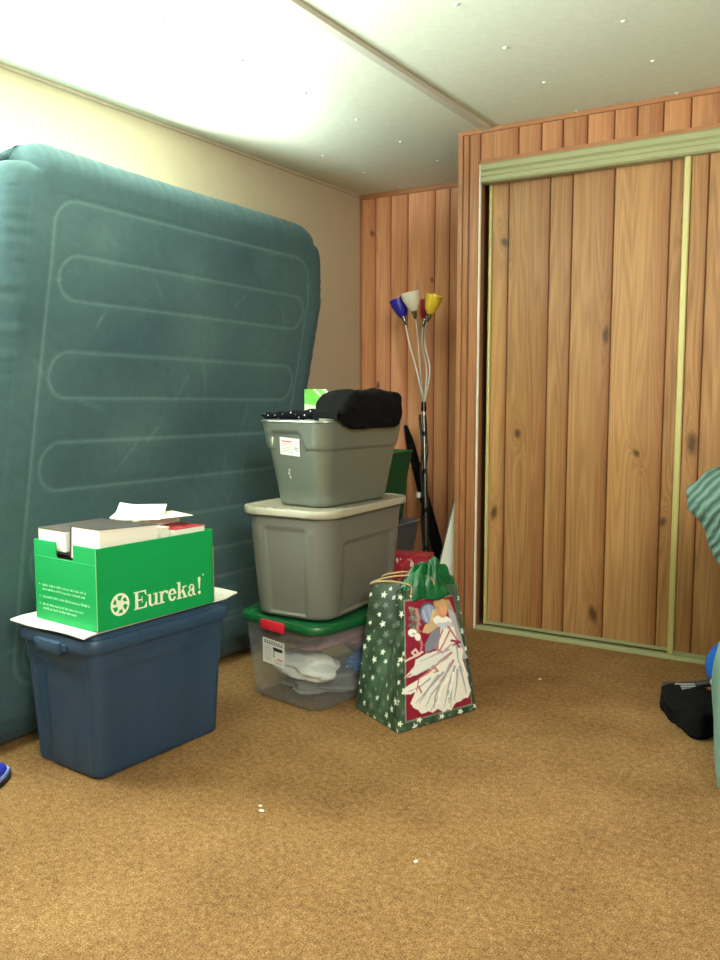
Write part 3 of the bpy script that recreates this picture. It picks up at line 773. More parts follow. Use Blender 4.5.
def bundle(name, label, cat, mat, c, r, seed, amp=.25, Tm=M_ct, sub=5, lo=None, hi=None, group=None, fq=3.0):
    bm = bmesh.new(); bmesh.ops.create_icosphere(bm, subdivisions=sub, radius=1)
    for v in bm.verts:
        p = v.co.copy(); d = mnoise.noise(p * fq * .5 + Vector((seed, 0, 0))) * amp * 1.5 + mnoise.ridged_multi_fractal(p * fq * .6 + Vector((0, seed, 0)), .8, 2.1, 3, 1.0, 2.0) * amp * .35
        p = p * (1 + d - amp * .4)
        p = Vector((p.x * r[0], p.y * r[1], p.z * r[2]))
        p = Tm @ (p + Vector(c))
        if lo is not None: p.z = max(p.z, lo)
        if hi is not None: p.z = min(p.z, hi)
        v.co = p
    me = bpy.data.meshes.new(name); bm.to_mesh(me); bm.free(); me.materials.append(mat)
    me.polygons.foreach_set('use_smooth', [True] * len(me.polygons))
    o = bpy.data.objects.new(name, me); C.objects.link(o); return tag(o, label, cat, group)
bundle('folded_cloth', 'grey cloth at the bottom of the clear tub', 'cloth', plain('grey_fabric', rgb(120, 122, 118), .9, var=.15), (0, 0, .042), (.135, .235, .040), 2.2, lo=.008, hi=.070)
bundle('folded_cloth', 'white crumpled cloth behind the label of the clear tub', 'cloth', plain('white_fabric', rgb(236, 236, 226), .85), (.006, -.155, .115), (.135, .098, .042), 7.1, lo=.072, hi=.158)
bundle('plastic_bag', 'shiny blue plastic bag near the long side inside the clear tub', 'plastic bag', plain('shiny_blue_film', rgb(34, 106, 168), .18), (.115, .045, .110), (.045, .085, .040), 4.4, .4, lo=.072, hi=.158)
bundle('folded_cloth', 'pale patterned cloth at the far end inside the clear tub', 'cloth', plain('mauve_fabric', rgb(120, 120, 140), .9, var=.4, vscale=10), (0, .19, .115), (.125, .060, .040), 12.4, lo=.072, hi=.158)
bundle('folded_cloth', 'pinkish striped cloth near the top of the clear tub', 'cloth', plain('pink_fabric', rgb(150, 104, 104), .9, var=.3, vscale=14), (.01, .02, .215), (.140, .235, .048), 9.4, lo=.160, hi=.280)

# ------------------------------------------------------------------ taupe grey tub
gt = thing('storage_tub', 'taupe grey plastic tub with pale putty lid, middle of the stack', 'storage tub', (-1.798, 2.664, .312), .03)
def d_grey(sd, sl, z, w, l):
    d = 0
    if sd in (0, 2):
        hw = .072 + .012 * z / .37
        lean = sl + (.02 if False else 0)
        d -= .007 * (sstep(-hw - .006, -hw, sl) * (1 - sstep(hw, hw + .006, sl))) * sstep(.012, .018, z) * (1 - sstep(.315, .322, z))
        d += .004 * (sstep(-.128, -.124, sl) * (1 - sstep(-.104, -.100, sl)) + sstep(.100, .104, sl) * (1 - sstep(.124, .128, sl))) * (1 - sstep(.31, .32, z))
    if sd in (1, 3):
        q = sl if sd == 1 else -sl
        d -= .007 * sstep(-.175, -.168, q) * (1 - sstep(.19, .197, q)) * (1 - sstep(.262, .268, z)) * sstep(.012, .018, z)
    return d
tub_mesh(.316, .536, .362, .590, .372, .072, t=.014, disp=d_grey, rows=46, m=26, rim=[(.004, 0)]).build('body', M['grey_plastic'], gt, 40)
mb = MB(); L = []
for w, l, r, z in ((.374, .596, .074, .366), (.394, .616, .084, .365), (.402, .624, .088, .369), (.402, .624, .088, .387), (.396, .618, .085, .392), (.384, .606, .08, .393), (.374, .596, .076, .389), (.20, .40, .02, .389)):
    L.append(rrect(w, l, r, z, 12))
mb.loft(L); lid = mb.build('lid', M['putty_plastic'], gt, 45)
for x in (-.09, -.05, -.01, .03): MB().box((x - .009, -.309, .391), (x + .009, -.296, .3955)).build('lid_notch', M['putty_plastic'], lid, bevel=.002)

# ------------------------------------------------------------------ silver tub on top
SZ = .702
st = thing('storage_tub', 'open silver-grey plastic tub, topmost of the stack, with white sticker', 'storage tub', (-1.771, 2.664, SZ), -.061)
def d_silver(sd, sl, z, w, l):
    zc = .205
    if sd in (0, 2):
        q = sl if sd == 0 else -sl
        zc = .205 + .060 * sstep(-.105, -.092, q) * (1 - sstep(.030, .058, q))
    return .0075 * sstep(zc - .004, zc + .004, z)
tub_mesh(.222, .412, .306, .492, .299, .052, disp=d_silver, rows=44, m=26, rim=[(.010, 0), (.013, .003), (.012, .007), (.004, .009)]).build('body', M['silver_plastic'], st, 40)
lab = [(-.42, .25, .10, .32, 2), (-.42, .14, .10, .17, 2)] + [(-.42, .02 - i * .09, .10, .045 - i * .09, 1) for i in range(5)] + [(.20, .30, .44, .34, 1), (.20, -.06, .44, -.02, 3), (.20, -.16, .44, -.12, 3)] + [(.20, .2 - i * .06, .44, .22 - i * .06, 1) for i in range(4)] + [(.13, -.5, .15, .5, 1)]
lb = label_panel('label', st, Matrix.Translation((-.016, -.2375, .214)) @ Matrix.Rotation(R(7.6), 4, 'X') @ Matrix.Rotation(R(4), 4, 'Y'), .088, .062, lab, [M['sticker'], M['ink_grey'], M['ink_red'], M['ink_dark']])
T0 = Matrix.Translation((-.098, -.2385, .228)) @ Matrix.Rotation(R(7.6), 4, 'X')
mb = MB()
for a, b in (((-.012, .02), (-.002, -.018)), ((-.002, -.018), (.006, .018))):
    d = Vector((b[0] - a[0], 0, b[1] - a[1])); n = Vector((-d.z, 0, d.x)).normalized() * .0028
    q = [Vector((a[0], 0, a[1])) + n, Vector((a[0], 0, a[1])) - n, Vector((b[0], 0, b[1])) - n, Vector((b[0], 0, b[1])) + n]
    v = [T0 @ (p + Vector((0, .001, 0))) for p in q] + [T0 @ (p + Vector((0, -.0012, 0))) for p in q]
    mb.add(v, [(3, 2, 1, 0), (4, 5, 6, 7), (0, 1, 5, 4), (1, 2, 6, 5), (2, 3, 7, 6), (3, 0, 4, 7)])
mb.build('white_mark', M['sticker'], st)
mb = MB(); T0 = Matrix.Translation((-.030, -.2225, .118)) @ Matrix.Rotation(R(7.6), 4, 'X')
for x, z, w, h in ((0, .012, .006, .008), (-.003, 0, .008, .009), (.002, -.013, .006, .009)): mb.box((x - w / 2, -.0008, z - h / 2), (x + w / 2, .001, z + h / 2), 0, T0)
mb.build('glue_residue', plain('pale_glue_residue', rgb(176, 176, 164), .7), st)

# black nylon bag draped over the rim
def soft_bag():
    prof = []
    ys = [2.430, 2.45, 2.475, 2.51, 2.54, 2.58, 2.62, 2.66, 2.70, 2.74, 2.785, 2.805, 2.815]
    loops = []
    for i, y in enumerate(ys):
        xr = -1.628 + .061 * (y - 2.41) + .004
        g = sstep(2.41, 2.525, y); e_ = 1 - .25 * sstep(2.79, 2.82, y)
        zb = 1.022; low = 1.022 - .040 * g * e_
        top = 1.032 + .082 * g * (1 if y < 2.81 else .97)
        raw = [(xr - .13 * (.4 + .6 * g), zb), (xr - .07, zb - .004), (xr - .004, zb - .006), (xr + .008, low), (xr + .018, low - .002), (xr + .026, low + .02), (xr + .030, (low + top) / 2), (xr + .024, top - .02), (xr + .004, top - .003), (xr - .04, top), (xr - .09, top - .008), (xr - .13 * (.4 + .6 * g), top - .04)]
        n = len(raw); dense = []
        for a in range(n):
            p0, p1, p2, p3 = (Vector(raw[(a + k_) % n]) for k_ in (-1, 0, 1, 2))
            for s_ in range(5):
                t = s_ / 5
                dense.append(.5 * ((2 * p1) + (p2 - p0) * t + (2 * p0 - 5 * p1 + 4 * p2 - p3) * t * t + (3 * p1 - p0 - 3 * p2 + p3) * t ** 3))
        loops.append((y, dense))
    full = []
    for a in range(len(loops) - 1):
        for s_ in range(5):
            t = s_ / 5; y = loops[a][0] * (1 - t) + loops[a + 1][0] * t
            full.append([(p[0] * (1 - t) + q[0] * t, y, p[1] * (1 - t) + q[1] * t) for p, q in zip(loops[a][1], loops[a + 1][1])])
    full.append([(p[0], loops[-1][0], p[1]) for p in loops[-1][1]])
    out = []
    for L in full:
        K = []
        for (x, y, z) in L:
            w = mnoise.noise(Vector((x * 14, y * 9, z * 26))) * .011 + mnoise.noise(Vector((x * 40, y * 16, z * 60 + y * 30))) * .006
            lim = z > 1.04 or x > -1.60
            K.append((x + (abs(w) if lim else 0), y + w * .3, z + (w if z > 1.05 else 0)))
        out.append(K)
    mb = MB(); mb.loft(out)
    return mb.build('fabric_bag', M['black_cloth'], None, 60)
tag(soft_bag(), 'black nylon bag draped over the long rim of the silver tub', 'bag')
# speckled black cloth rolled along the short rim
k = NT('speckled_black_cloth'); k.set(.95, 0, .05); o = k.obj()
vor = k.n('ShaderNodeTexVoronoi'); vor.inputs['Scale'].default_value = 75; k.l(o, vor.inputs['Vector'])
spot = k.math('LESS_THAN', vor.outputs['Distance'], .26)
sel = k.math('GREATER_THAN', k.noise(o, 90, 1), .5)
k.base(k.mix(k.math('MULTIPLY', spot, sel), rgb(18, 19, 22), rgb(190, 196, 196)))
mb = MB(); pts = []; rs = []
for i in range(40):
    t = i / 39; x = -1.935 + .245 * t
    y = 2.432 - .061 * (x + 1.77) + .006 * math.sin(t * 9) + .012 * t
    r_ = .010 + .009 * t + .0012 * math.sin(t * 23)
    pts.append((x, y, 1.0125 + r_ * .95)); rs.append(r_ * (min(1, (t * 8 + .4), (1 - t) * 8 + .4)))
mb.tube(pts, rs, 14); tag(mb.build('speckled_cloth', k.m, None, 60), 'black cloth with white specks rolled along the short rim of the silver tub', 'cloth')
# green and white packet standing in the tub
k = NT('green_white_packet'); k.set(.3); o = k.obj(); so = k.n('ShaderNodeSeparateXYZ'); k.l(o, so.inputs[0])
zz = k.math('ADD', so.outputs[2], k.math('MULTIPLY', so.outputs[0], .12))
band = k.math('GREATER_THAN', zz, .348)
st_ = k.math('ADD', so.outputs[0], k.math('MULTIPLY', so.outputs[2], 1.0))
stripe = k.math('LESS_THAN', k.math('ABSOLUTE', k.math('SUBTRACT', st_, .392)), .005)
st2 = k.math('LESS_THAN', k.math('ABSOLUTE', k.math('SUBTRACT', st_, .428)), .006)
g = k.mix(k.noise(o, 60, 2), rgb(78, 178, 58), rgb(132, 212, 96))
c_ = k.mix(band, rgb(222, 226, 208), g); c_ = k.mix(k.math('MAXIMUM', stripe, st2), c_, rgb(228, 246, 214)); k.base(c_)
mb = MB(); L = []
for i in range(20):
    t = i / 19; z = .405 * t; th = .022 * math.sin(PI * min(.97, max(.04, t))) + .004
    top = sstep(.93, 1, t)
    pts = []
    for a in range(20):
        q = 2 * PI * a / 20; x = .058 * math.copysign(abs(math.cos(q)) ** .7, math.cos(q)); y = th * math.sin(q)
        z2 = z - top * (.022 * (x + .058) / .116 if x > .03 else -.006)
        pts.append((x, y + .004 * math.sin(x * 90 + z * 30), z2))
    L.append(pts)
mb.loft(L); pk = mb.build('packet', k.m, None, 50); pk.location = (-1.862, 2.70, .7075); pk.rotation_euler = (0, 0, .45)
tag(pk, 'green and white packet standing up inside the silver tub', 'packet')

# ------------------------------------------------------------------ behind the stack: grey bin, green tote, red box, board, case
def simple_tub(name, label, cat, bw, bl, tw, tl, h, r, loc, rz, mat, rimo=.012):
    o = tub_mesh(bw, bl, tw, tl, h, r, rows=14, m=8, disp=lambda sd, sl, z, w, l: .005 * sstep(h * .78, h * .79, z), rim=[(rimo, 0), (rimo + .003, .005), (rimo, .012), (.002, .013)]).build(name, mat, None, 40)
    o.location = loc; o.rotation_euler = (0, 0, rz); return tag(o, label, cat)
simple_tub('storage_bin', 'dark grey plastic bin on the floor in the corner under the green tote', 'storage bin', .34, .46, .42, .54, .420, .05, (-2.355, 3.79, 0), .0, M['bin_grey'])
gtote = simple_tub('storage_tote', 'dark green plastic tote in the corner behind the stack of tubs', 'storage tote', .36, .46, .41, .53, .355, .04, (-2.40, 3.80, .434), .0, M['tote_green'])
rb = thing('gift_box', 'red and white printed box standing behind the festive gift bag', 'box', (-1.665, 3.075, 0), .15)
MB().box((-.085, -.04, 0), (.085, .04, .452)).build('box_body', plain('dark_red_card', rgb(150, 34, 46), .5, var=.15, vscale=16), rb, bevel=.003)
k = NT('red_white_print'); k.set(.5); o = k.obj()
k.base(k.mix(k.math('GREATER_THAN', k.noise(k.mapv(o, (60, 60, 22)), 1, 2), .57), rgb(160, 40, 52), rgb(206, 190, 186)))
MB().box((-.086, -.041, .400), (.086, .041, .432)).build('printed_band', k.m, rb)
bd = MB(); A = [(-1.918, 3.715, .001), (-1.758, 3.735, .001), (-1.757, 3.735, .715)]
n = 3; Bk = [(x - .004, y + .016, z) for x, y, z in A]
bd.add(A + Bk, [(0, 1, 2), (5, 4, 3), (0, 3, 4, 1), (1, 4, 5, 2)], 0)
e_ = (Vector(A[2]) - Vector(A[0])).normalized(); o_ = Vector((-e_.z, 0, e_.x)) * .007
q = [Vector(A[0]), Vector(A[2]), Vector(Bk[2]), Vector(Bk[0])]; q = [p + Vector((0, -.001 if i < 2 else .001, 0)) for i, p in enumerate(q)]; q2 = [p + o_ for p in q]
bd.add(q + q2, [(0, 1, 2, 3), (7, 6, 5, 4), (0, 4, 5, 1), (1, 5, 6, 2), (2, 6, 7, 3), (3, 7, 4, 0)], 1)
tag(bd.build('leaning_board', [plain('white_melamine', rgb(232, 232, 214), .5), plain('grey_board_edge', rgb(92, 90, 84), .6)]), 'white slanted board with grey edge propped at the closet corner behind the gift bag', 'board')
# long narrow black case leaning on the back wall
mb = MB(); P0, P1 = Vector((-2.035, 4.20, .01)), Vector((-2.44, 4.425, .915)); path = []; rs = []
for i in range(25):
    t = i / 24; path.append(P0.lerp(P1, t)); rs.append(.034 * min(1, .35 + 6 * t, .45 + 5 * (1 - t)) * (1 - .28 * t))
mb.tube(path, rs, 14); ob = mb.build('long_case', M['black_cloth'], None, 60)
tag(ob, 'long narrow black fabric case leaning on the back wall behind the lamp', 'case')

# ------------------------------------------------------------------ floor lamp
lp = thing('floor_lamp', 'floor lamp with blue, white, red and yellow cone shades in the corner', 'floor lamp', (-2.10, 4.06, 0))
lo = Vector((-2.10, 4.06, 0))
MB().lathe([(.001, 0), (.125, 0), (.13, .006), (.125, .016), (.05, .026), (.018, .034), (.014, .06), (.001, .06)], 36).build('base', M['black_metal'], lp, 50)
pb = Vector((0, 0, .03)); pt = Vector((-.045, .03, 1.03))
MB().tube([pb, pt], .0105, 14).build('pole', M['chrome'], lp, 60)
for t in (.25, .45, .66, .86):
    c_ = pb.lerp(pt, t); MB().tube([c_ - Vector((0, 0, .012)), c_ + Vector((0, 0, .012))], .0125, 14).build('pole_joint', M['black_metal'], lp, 60)
cp = []
for i in range(60):
    t = i / 59; c_ = pb.lerp(pt, .02 + .94 * t); cp.append(c_ + Vector((-.017 - .003 * math.sin(t * 21), -.006 - .004 * math.sin(t * 13), 0)))
MB().tube(cp, .0065, 8).build('power_cord', M['black_metal'], lp, 60)
cp2 = [p + Vector((.032 + .002 * math.sin(i * .7), .002, 0)) for i, p in enumerate(cp)]
MB().tube(cp2, .005, 8).build('power_cord', M['black_metal'], lp, 60)
c_ = pb.lerp(pt, .53) + Vector((-.034, -.014, 0))
MB().lathe([(.001, -.016), (.012, -.014), (.014, 0), (.012, .014), (.001, .016)], 16, Matrix.Translation(c_)).build('switch', plain('white_switch', rgb(206, 204, 192), .4), lp, 50)
MB().tube([pt - Vector((0, 0, .02)), pt + Vector((0, 0, .03))], [.016, .013], 14).build('collar', M['black_metal'], lp, 60)
def arm(mids, tip, d, mat, nm, rad=.046, h=.105):
    """gooseneck through mids to tip, shade opening along d"""
    ctrl = [pt + Vector((0, 0, .02))] + [Vector(m) - lo for m in mids] + [Vector(tip) - lo]
    path = []
    n = len(ctrl)
    for a in range(n - 1):
        p0, p1, p2, p3 = ctrl[max(a - 1, 0)], ctrl[a], ctrl[a + 1], ctrl[min(a + 2, n - 1)]
        for s_ in range(10):
            t = s_ / 10; path.append(.5 * ((2 * p1) + (p2 - p0) * t + (2 * p0 - 5 * p1 + 4 * p2 - p3) * t * t + (3 * p1 - p0 - 3 * p2 + p3) * t ** 3))
    path.append(ctrl[-1])
    MB().tube(path, .0048, 8).build('gooseneck', plain('brushed_steel_neck', rgb(206, 204, 194), .35, .6), lp, 60)
    q = Vector(d).normalized().to_track_quat('Z', 'Y').to_matrix().to_4x4()
    T = Matrix.Translation(ctrl[-1]) @ q
    s = MB().lathe([(.012, .030), (.020, .038), (.032, .062), (rad * .88, .095), (rad, .028 + h), (rad - .003, .028 + h), (rad * .88 - .003, .095), (.029, .062), (.017, .040), (.001, .038)], 28, T).build('lamp_shade', mat, lp, 60)
    tag(s, nm)
    MB().lathe([(.001, -.012), (.007, -.010), (.013, .012), (.017, .038), (.013, .040), (.001, .040)], 18, T).build('socket', M['chrome'], s, 60)
def shade_mat(nm, c): 
    k = NT(nm); k.set(.4); k.base(c); k.p.inputs['Transmission Weight'].default_value = 0; k.p.inputs['Subsurface Weight'].default_value = .0; return k.m
ws = shade_mat('white_shade_plastic', rgb(236, 228, 204))
arm([(-2.18, 4.075, 1.22), (-2.228, 4.07, 1.38)], (-2.242, 4.06, 1.475), (-.35, -.1, 1), shade_mat('blue_shade_plastic', rgb(36, 30, 150)), 'blue shade')
arm([(-2.152, 4.06, 1.22), (-2.158, 4.045, 1.38)], (-2.168, 4.03, 1.500), (-.12, -.25, 1), ws, 'white shade', .052)
arm([(-2.115, 4.10, 1.22), (-2.15, 4.10, 1.38)], (-2.110, 4.06, 1.485), (.34, -.05, 1), shade_mat('yellow_shade_plastic', rgb(232, 196, 56)), 'yellow shade')
arm([(-2.15, 4.13, 1.22), (-2.20, 4.17, 1.38)], (-2.205, 4.19, 1.470), (.12, .25, 1), shade_mat('red_shade_plastic', rgb(160, 26, 44)), 'red shade')

# ------------------------------------------------------------------ festive gift bag
def star_field(X, Y, pitch, rad, seed, jit=.28):
    """printed stars: returns mask of white stars and of dull stars on plane coordinates"""
    rng = np.random.default_rng(seed); w = np.zeros_like(X); g = np.zeros_like(X)
    x0, x1, y0, y1 = X.min(), X.max(), Y.min(), Y.max()
    j = 0
    for yy in np.arange(y0, y1 + pitch, pitch * .62):
        j += 1
        for i, xx in enumerate(np.arange(x0 - pitch, x1 + pitch, pitch)):
            cx = xx + (j % 2) * pitch / 2 + rng.uniform(-jit, jit) * pitch * .5; cy = yy + rng.uniform(-jit, jit) * pitch * .4
            r = rad * rng.uniform(.6, 1.1); rot = rng.uniform(0, 6.28)
            dx, dy = X - cx, Y - cy
            near = (np.abs(dx) < r) & (np.abs(dy) < r)
            if not near.any(): continue
            th = np.arctan2(dy, dx) + rot; d = np.hypot(dx, dy)
            a = np.abs(((th / (2 * PI / 5)) % 1) - .5) * 2
            m = near & (d < r * (.42 + .58 * a ** 1.6))
            if rng.random() < .45: w[m] = 1
            else: g[m] = 1
    return w, g
def mottled(X, Y, seed):
    rng = np.random.default_rng(seed); f = np.zeros_like(X)
    for s_ in (14, 30, 62, 120):
        for _ in range(3):
            a = rng.uniform(0, 6.28); f += np.sin((X * math.cos(a) + Y * math.sin(a)) * s_ + rng.uniform(0, 6)) / 8
    return f
def L3(r, g, b): return np.array(s2l((r / 255, g / 255, b / 255)))
def paint_side(X, Y, seed):
    f = mottled(X, Y, seed)[..., None]; c = L3(36, 58, 40) + (L3(72, 96, 70) - L3(36, 58, 40)) * np.clip(f + .5, 0, 1)
    w, g = star_field(X, Y, .050, .0135, seed)
    c = np.where(g[..., None] > 0, L3(104, 118, 110), c); return np.where(w[..., None] > 0, L3(226, 234, 218), c)
def inpoly(px, py, poly):
    m = np.zeros(px.shape, bool); n = len(poly)
    for i in range(n):
        x0, y0 = poly[i]; x1, y1 = poly[(i + 1) % n]
        if y0 == y1: continue
        c = ((y0 > py) != (y1 > py)) & (px < (x1 - x0) * (py - y0) / (y1 - y0) + x0)
        m ^= c
    return m
def paint_front(U, V, X, Y):
    c = paint_side(X, Y, 31)
    # drawing coordinates of the printed picture (x right, y down)
    q = lambda a, b: a + (b - a)
    top = np.stack([-26 + (365 + 26) * U, 77 + (19 - 77) * U], -1); bot = np.stack([-6 + (486 + 6) * U, 985 + (832 - 985) * U], -1)
    D = bot + (top - bot) * V[..., None]; px, py = D[..., 0], D[..., 1]
    def poly(p, col):
        m = inpoly(px, py, p); c[m] = L3(*col)
    def ell(cx, cy, rx, ry, col, rot=0):
        dx, dy = px - cx, py - cy; a = dx * math.cos(rot) + dy * math.sin(rot); b = -dx * math.sin(rot) + dy * math.cos(rot)
        c[(a / rx) ** 2 + (b / ry) ** 2 < 1] = L3(*col)
    def line(pts, w, col, w1=None):
        w1 = w if w1 is None else w1; n = len(pts) - 1
        for i in range(n):
            (x0, y0), (x1, y1) = pts[i], pts[i + 1]; L = (x1 - x0) ** 2 + (y1 - y0) ** 2
            t = np.clip(((px - x0) * (x1 - x0) + (py - y0) * (y1 - y0)) / L, 0, 1)
            ww = w + (w1 - w) * (i + t) / n
            c[np.hypot(px - x0 - t * (x1 - x0), py - y0 - t * (y1 - y0)) < ww] = L3(*col)
    WH, GR, PK, RD = (236, 232, 220), (166, 168, 174), (190, 122, 122), (150, 34, 52)
    poly([(20, 130), (352, 88), (462, 806), (34, 926)], (120, 140, 122))
    poly([(28, 140), (345, 98), (455, 798), (42, 915)], (138, 26, 50))
    rng = np.random.default_rng(8)
    for _ in range(60): ell(rng.uniform(58, 120), rng.uniform(180, 350), rng.uniform(6, 16), rng.uniform(4, 10), [(92, 112, 96), (130, 146, 128), (112, 84, 88)][rng.integers(3)], rng.uniform(0, 3))
    line([(96, 190), (112, 240), (100, 330), (128, 420), (120, 470)], 9, PK, 6); line([(150, 170), (120, 250)], 7, PK)
    ell(170, 215, 54, 70, (84, 92, 112)); ell(174, 218, 46, 62, (140, 150, 176)); line([(140, 200), (160, 270)], 4, (176, 184, 204)); line([(172, 165), (190, 250)], 4, (176, 184, 204))
    ell(72, 345, 26, 26, WH); ell(104, 372, 18, 24, WH); ell(80, 352, 10, 8, GR)
    line([(30, 530), (64, 510), (112, 486), (90, 452), (70, 474), (84, 490), (132, 470)], 6, (222, 196, 188))
    ell(262, 150, 56, 46, (184, 150, 104)); ell(214, 236, 26, 60, (190, 164, 120), .35); ell(322, 215, 20, 70, (150, 140, 130), -.15)
    line([(215, 120), (250, 108), (300, 118)], 7, (150, 60, 50)); line([(205, 200), (190, 260), (200, 300)], 8, (206, 182, 140))
    poly([(190, 330), (262, 296), (240, 430), (150, 474), (146, 420)], (126, 132, 146)); poly([(150, 290), (215, 250), (236, 300), (170, 350), (128, 340)], (196, 168, 124))
    poly([(300, 180), (350, 210), (380, 330), (418, 470), (436, 500), (398, 510), (388, 560), (437, 600), (432, 652), (380, 610), (352, 500), (330, 330)], (176, 174, 176))
    poly([(372, 420), (402, 452), (392, 500), (430, 612), (424, 640), (384, 596), (362, 500)], WH)
    poly([(250, 300), (336, 296), (372, 420), (404, 560), (452, 712), (432, 760), (404, 764), (382, 784), (354, 790), (340, 806), (322, 842), (296, 838), (272, 858), (250, 842), (232, 836), (204, 858), (176, 850), (132, 868), (112, 842), (86, 830), (64, 800), (84, 750), (104, 690), (172, 590), (228, 470)], WH)
    poly([(90, 520), (160, 476), (232, 456), (330, 418), (318, 470), (296, 510), (190, 566), (96, 620), (20, 642), (56, 600), (84, 560)], (222, 222, 216))
    poly([(14, 742), (18, 712), (60, 678), (104, 650), (182, 580), (244, 556), (206, 620), (150, 684), (66, 742)], WH)
    ell(262, 262, 62, 34, WH, .1); ell(276, 286, 52, 26, (198, 198, 206)); ell(258, 256, 44, 18, (238, 234, 220)); ell(262, 190, 36, 52, (204, 142, 104)); ell(268, 184, 24, 36, (216, 158, 120)); ell(254, 148, 34, 20, (196, 160, 112))
    for f in ([(306, 330), (250, 440), (226, 470)], [(262, 320), (214, 440)]): line(f, 6, PK, 4)
    for f in ([(330, 420), (372, 396)], [(214, 440), (260, 470), (320, 410)], [(318, 470), (250, 520), (170, 600), (112, 640), (100, 720)], [(330, 520), (300, 580), (240, 660)], [(300, 300), (370, 400), (384, 396)], [(196, 560), (230, 590), (200, 600)]): line(f, 8, PK, 3)
    line([(320, 390), (378, 398), (350, 410), (372, 430)], 8, (140, 44, 60))
    for f in ([(310, 540), (262, 650), (190, 740), (160, 820)], [(340, 560), (300, 680), (276, 820)], [(262, 600), (176, 700), (118, 800)], [(360, 580), (352, 690), (338, 780)], [(376, 560), (404, 660), (420, 730)], [(240, 680), (214, 760), (210, 830)], [(300, 720), (306, 800)], [(324, 640), (316, 740), (318, 820)], [(230, 620), (160, 720), (96, 800)], [(280, 660), (232, 760), (190, 846)]): line(f, 8, GR, 2)
    for f in ([(292, 500), (200, 560), (110, 610)], [(300, 450), (220, 480), (120, 530)], [(180, 640), (110, 700), (50, 724)], [(352, 420), (366, 520), (400, 590)]): line(f, 6, GR, 2)
    for f in ([(330, 600), (318, 700), (300, 760)], [(290, 640), (240, 740), (232, 800)]): line(f, 7, (250, 248, 238), 4)
    line([(110, 690), (128, 730)], 6, PK); line([(28, 640), (64, 612)], 5, PK)
    # border of bigger stars
    for (cx, cy) in ((2, 112), (90, 112), (170, 100), (285, 82), (6, 520), (4, 930), (120, 905), (262, 882), (380, 850), (482, 812)):
        dx, dy = px - cx, py - cy; th = np.arctan2(dy, dx); d = np.hypot(dx, dy); a = np.abs(((th / (2 * PI / 5)) % 1) - .5) * 2
        c[d < 21 * (.42 + .58 * a ** 1.6)] = L3(232, 240, 214)
    return c

gb = thing('gift_bag', 'green starry Christmas gift bag with a white-robed angel picture on carpet', 'gift bag', (-1.38, 2.58, 0))
gO = np.array([-1.38, 2.58, 0])
F0, R0, L0 = (np.array(p) for p in ((-1.322, 2.358, .004), (-1.195, 2.688, .004), (-1.562, 2.482, .004))); B0 = L0 + R0 - F0
F1, R1, L1 = (np.array(p) for p in ((-1.393, 2.466, .44), (-1.279, 2.699, .436), (-1.527, 2.526, .445))); B1 = np.array([-1.412, 2.762, .44])
printed = attr_mat('printed_gift_paper', .38, .06, 80, .4)
def quad(nu, nv, a0, b0, a1, b1):
    U, V = np.meshgrid(np.linspace(0, 1, nu), np.linspace(0, 1, nv))
    P = (a0 * (1 - U[..., None]) + b0 * U[..., None]) * (1 - V[..., None]) + (a1 * (1 - U[..., None]) + b1 * U[..., None]) * V[..., None]
    return U, V, P
U, V, P = quad(170, 220, F0, R0, F1, R1)
nf = np.cross(R0 - F0, F1 - F0); nf /= np.linalg.norm(nf)
cf = paint_front(U, V, U * .35, V * .45)
P = P + nf * (.008 * np.sin(PI * U) * np.sin(PI * V) - .030 * np.clip((U - .86) / .14, 0, 1)[..., None][..., 0] ** 2 * np.clip((V - .55) / .45, 0, 1))[..., None]
grid_obj('front_panel', P - gO, cf, printed, gb)
def gusset(nm, a0, b0, a1, b1, seed, inward):
    U, V, P = quad(130, 160, a0, b0, a1, b1)
    w = 1 - np.abs(2 * U - 1)
    d = w * np.clip((V - .06) / .94, 0, 1) * .115
    d = d - .006 * np.sin(PI * np.clip(w * 1.0, 0, 1)) * np.sin(PI * V)
    P = P + np.array(inward)[None, None, :] * d[..., None]
    grid_obj(nm, P - gO, paint_side(U * .27, V * .45, seed), printed, gb, 35)
fwd = (R0 - F0) / np.linalg.norm(R0 - F0)
gusset('side_gusset', L0, F0, L1, F1, 12, fwd)
gusset('side_gusset', R0, B0, R1, B1, 13, -fwd)
U, V, P = quad(60, 60, B0, L0, B1, L1); grid_obj('back_panel', P - gO, paint_side(U * .35, V * .45, 14), printed, gb)
MB().add([F0 - gO, R0 - gO, B0 - gO, L0 - gO, F0 - gO - (0, 0, .003), R0 - gO - (0, 0, .003), B0 - gO - (0, 0, .003), L0 - gO - (0, 0, .003)], [(0, 1, 2, 3), (7, 6, 5, 4), (0, 4, 5, 1), (1, 5, 6, 2), (2, 6, 7, 3), (3, 7, 4, 0)]).build('bag_base', plain('dark_green_card', rgb(34, 56, 40), .6), gb)
def smooth_path(pts, n=8):
    pts = [Vector(p) for p in pts]; out = []; m = len(pts)
    for a in range(m - 1):
        p0, p1, p2, p3 = pts[max(a - 1, 0)], pts[a], pts[a + 1], pts[min(a + 2, m - 1)]
        for s_ in range(n):
            t = s_ / n; out.append(.5 * ((2 * p1) + (p2 - p0) * t + (2 * p0 - 5 * p1 + 4 * p2 - p3) * t * t + (3 * p1 - p0 - 3 * p2 + p3) * t ** 3))
    out.append(pts[-1]); return out
cord = plain('tan_twisted_cord', rgb(160, 130, 88), .6, var=.3, vscale=160)
og = Vector(gO)
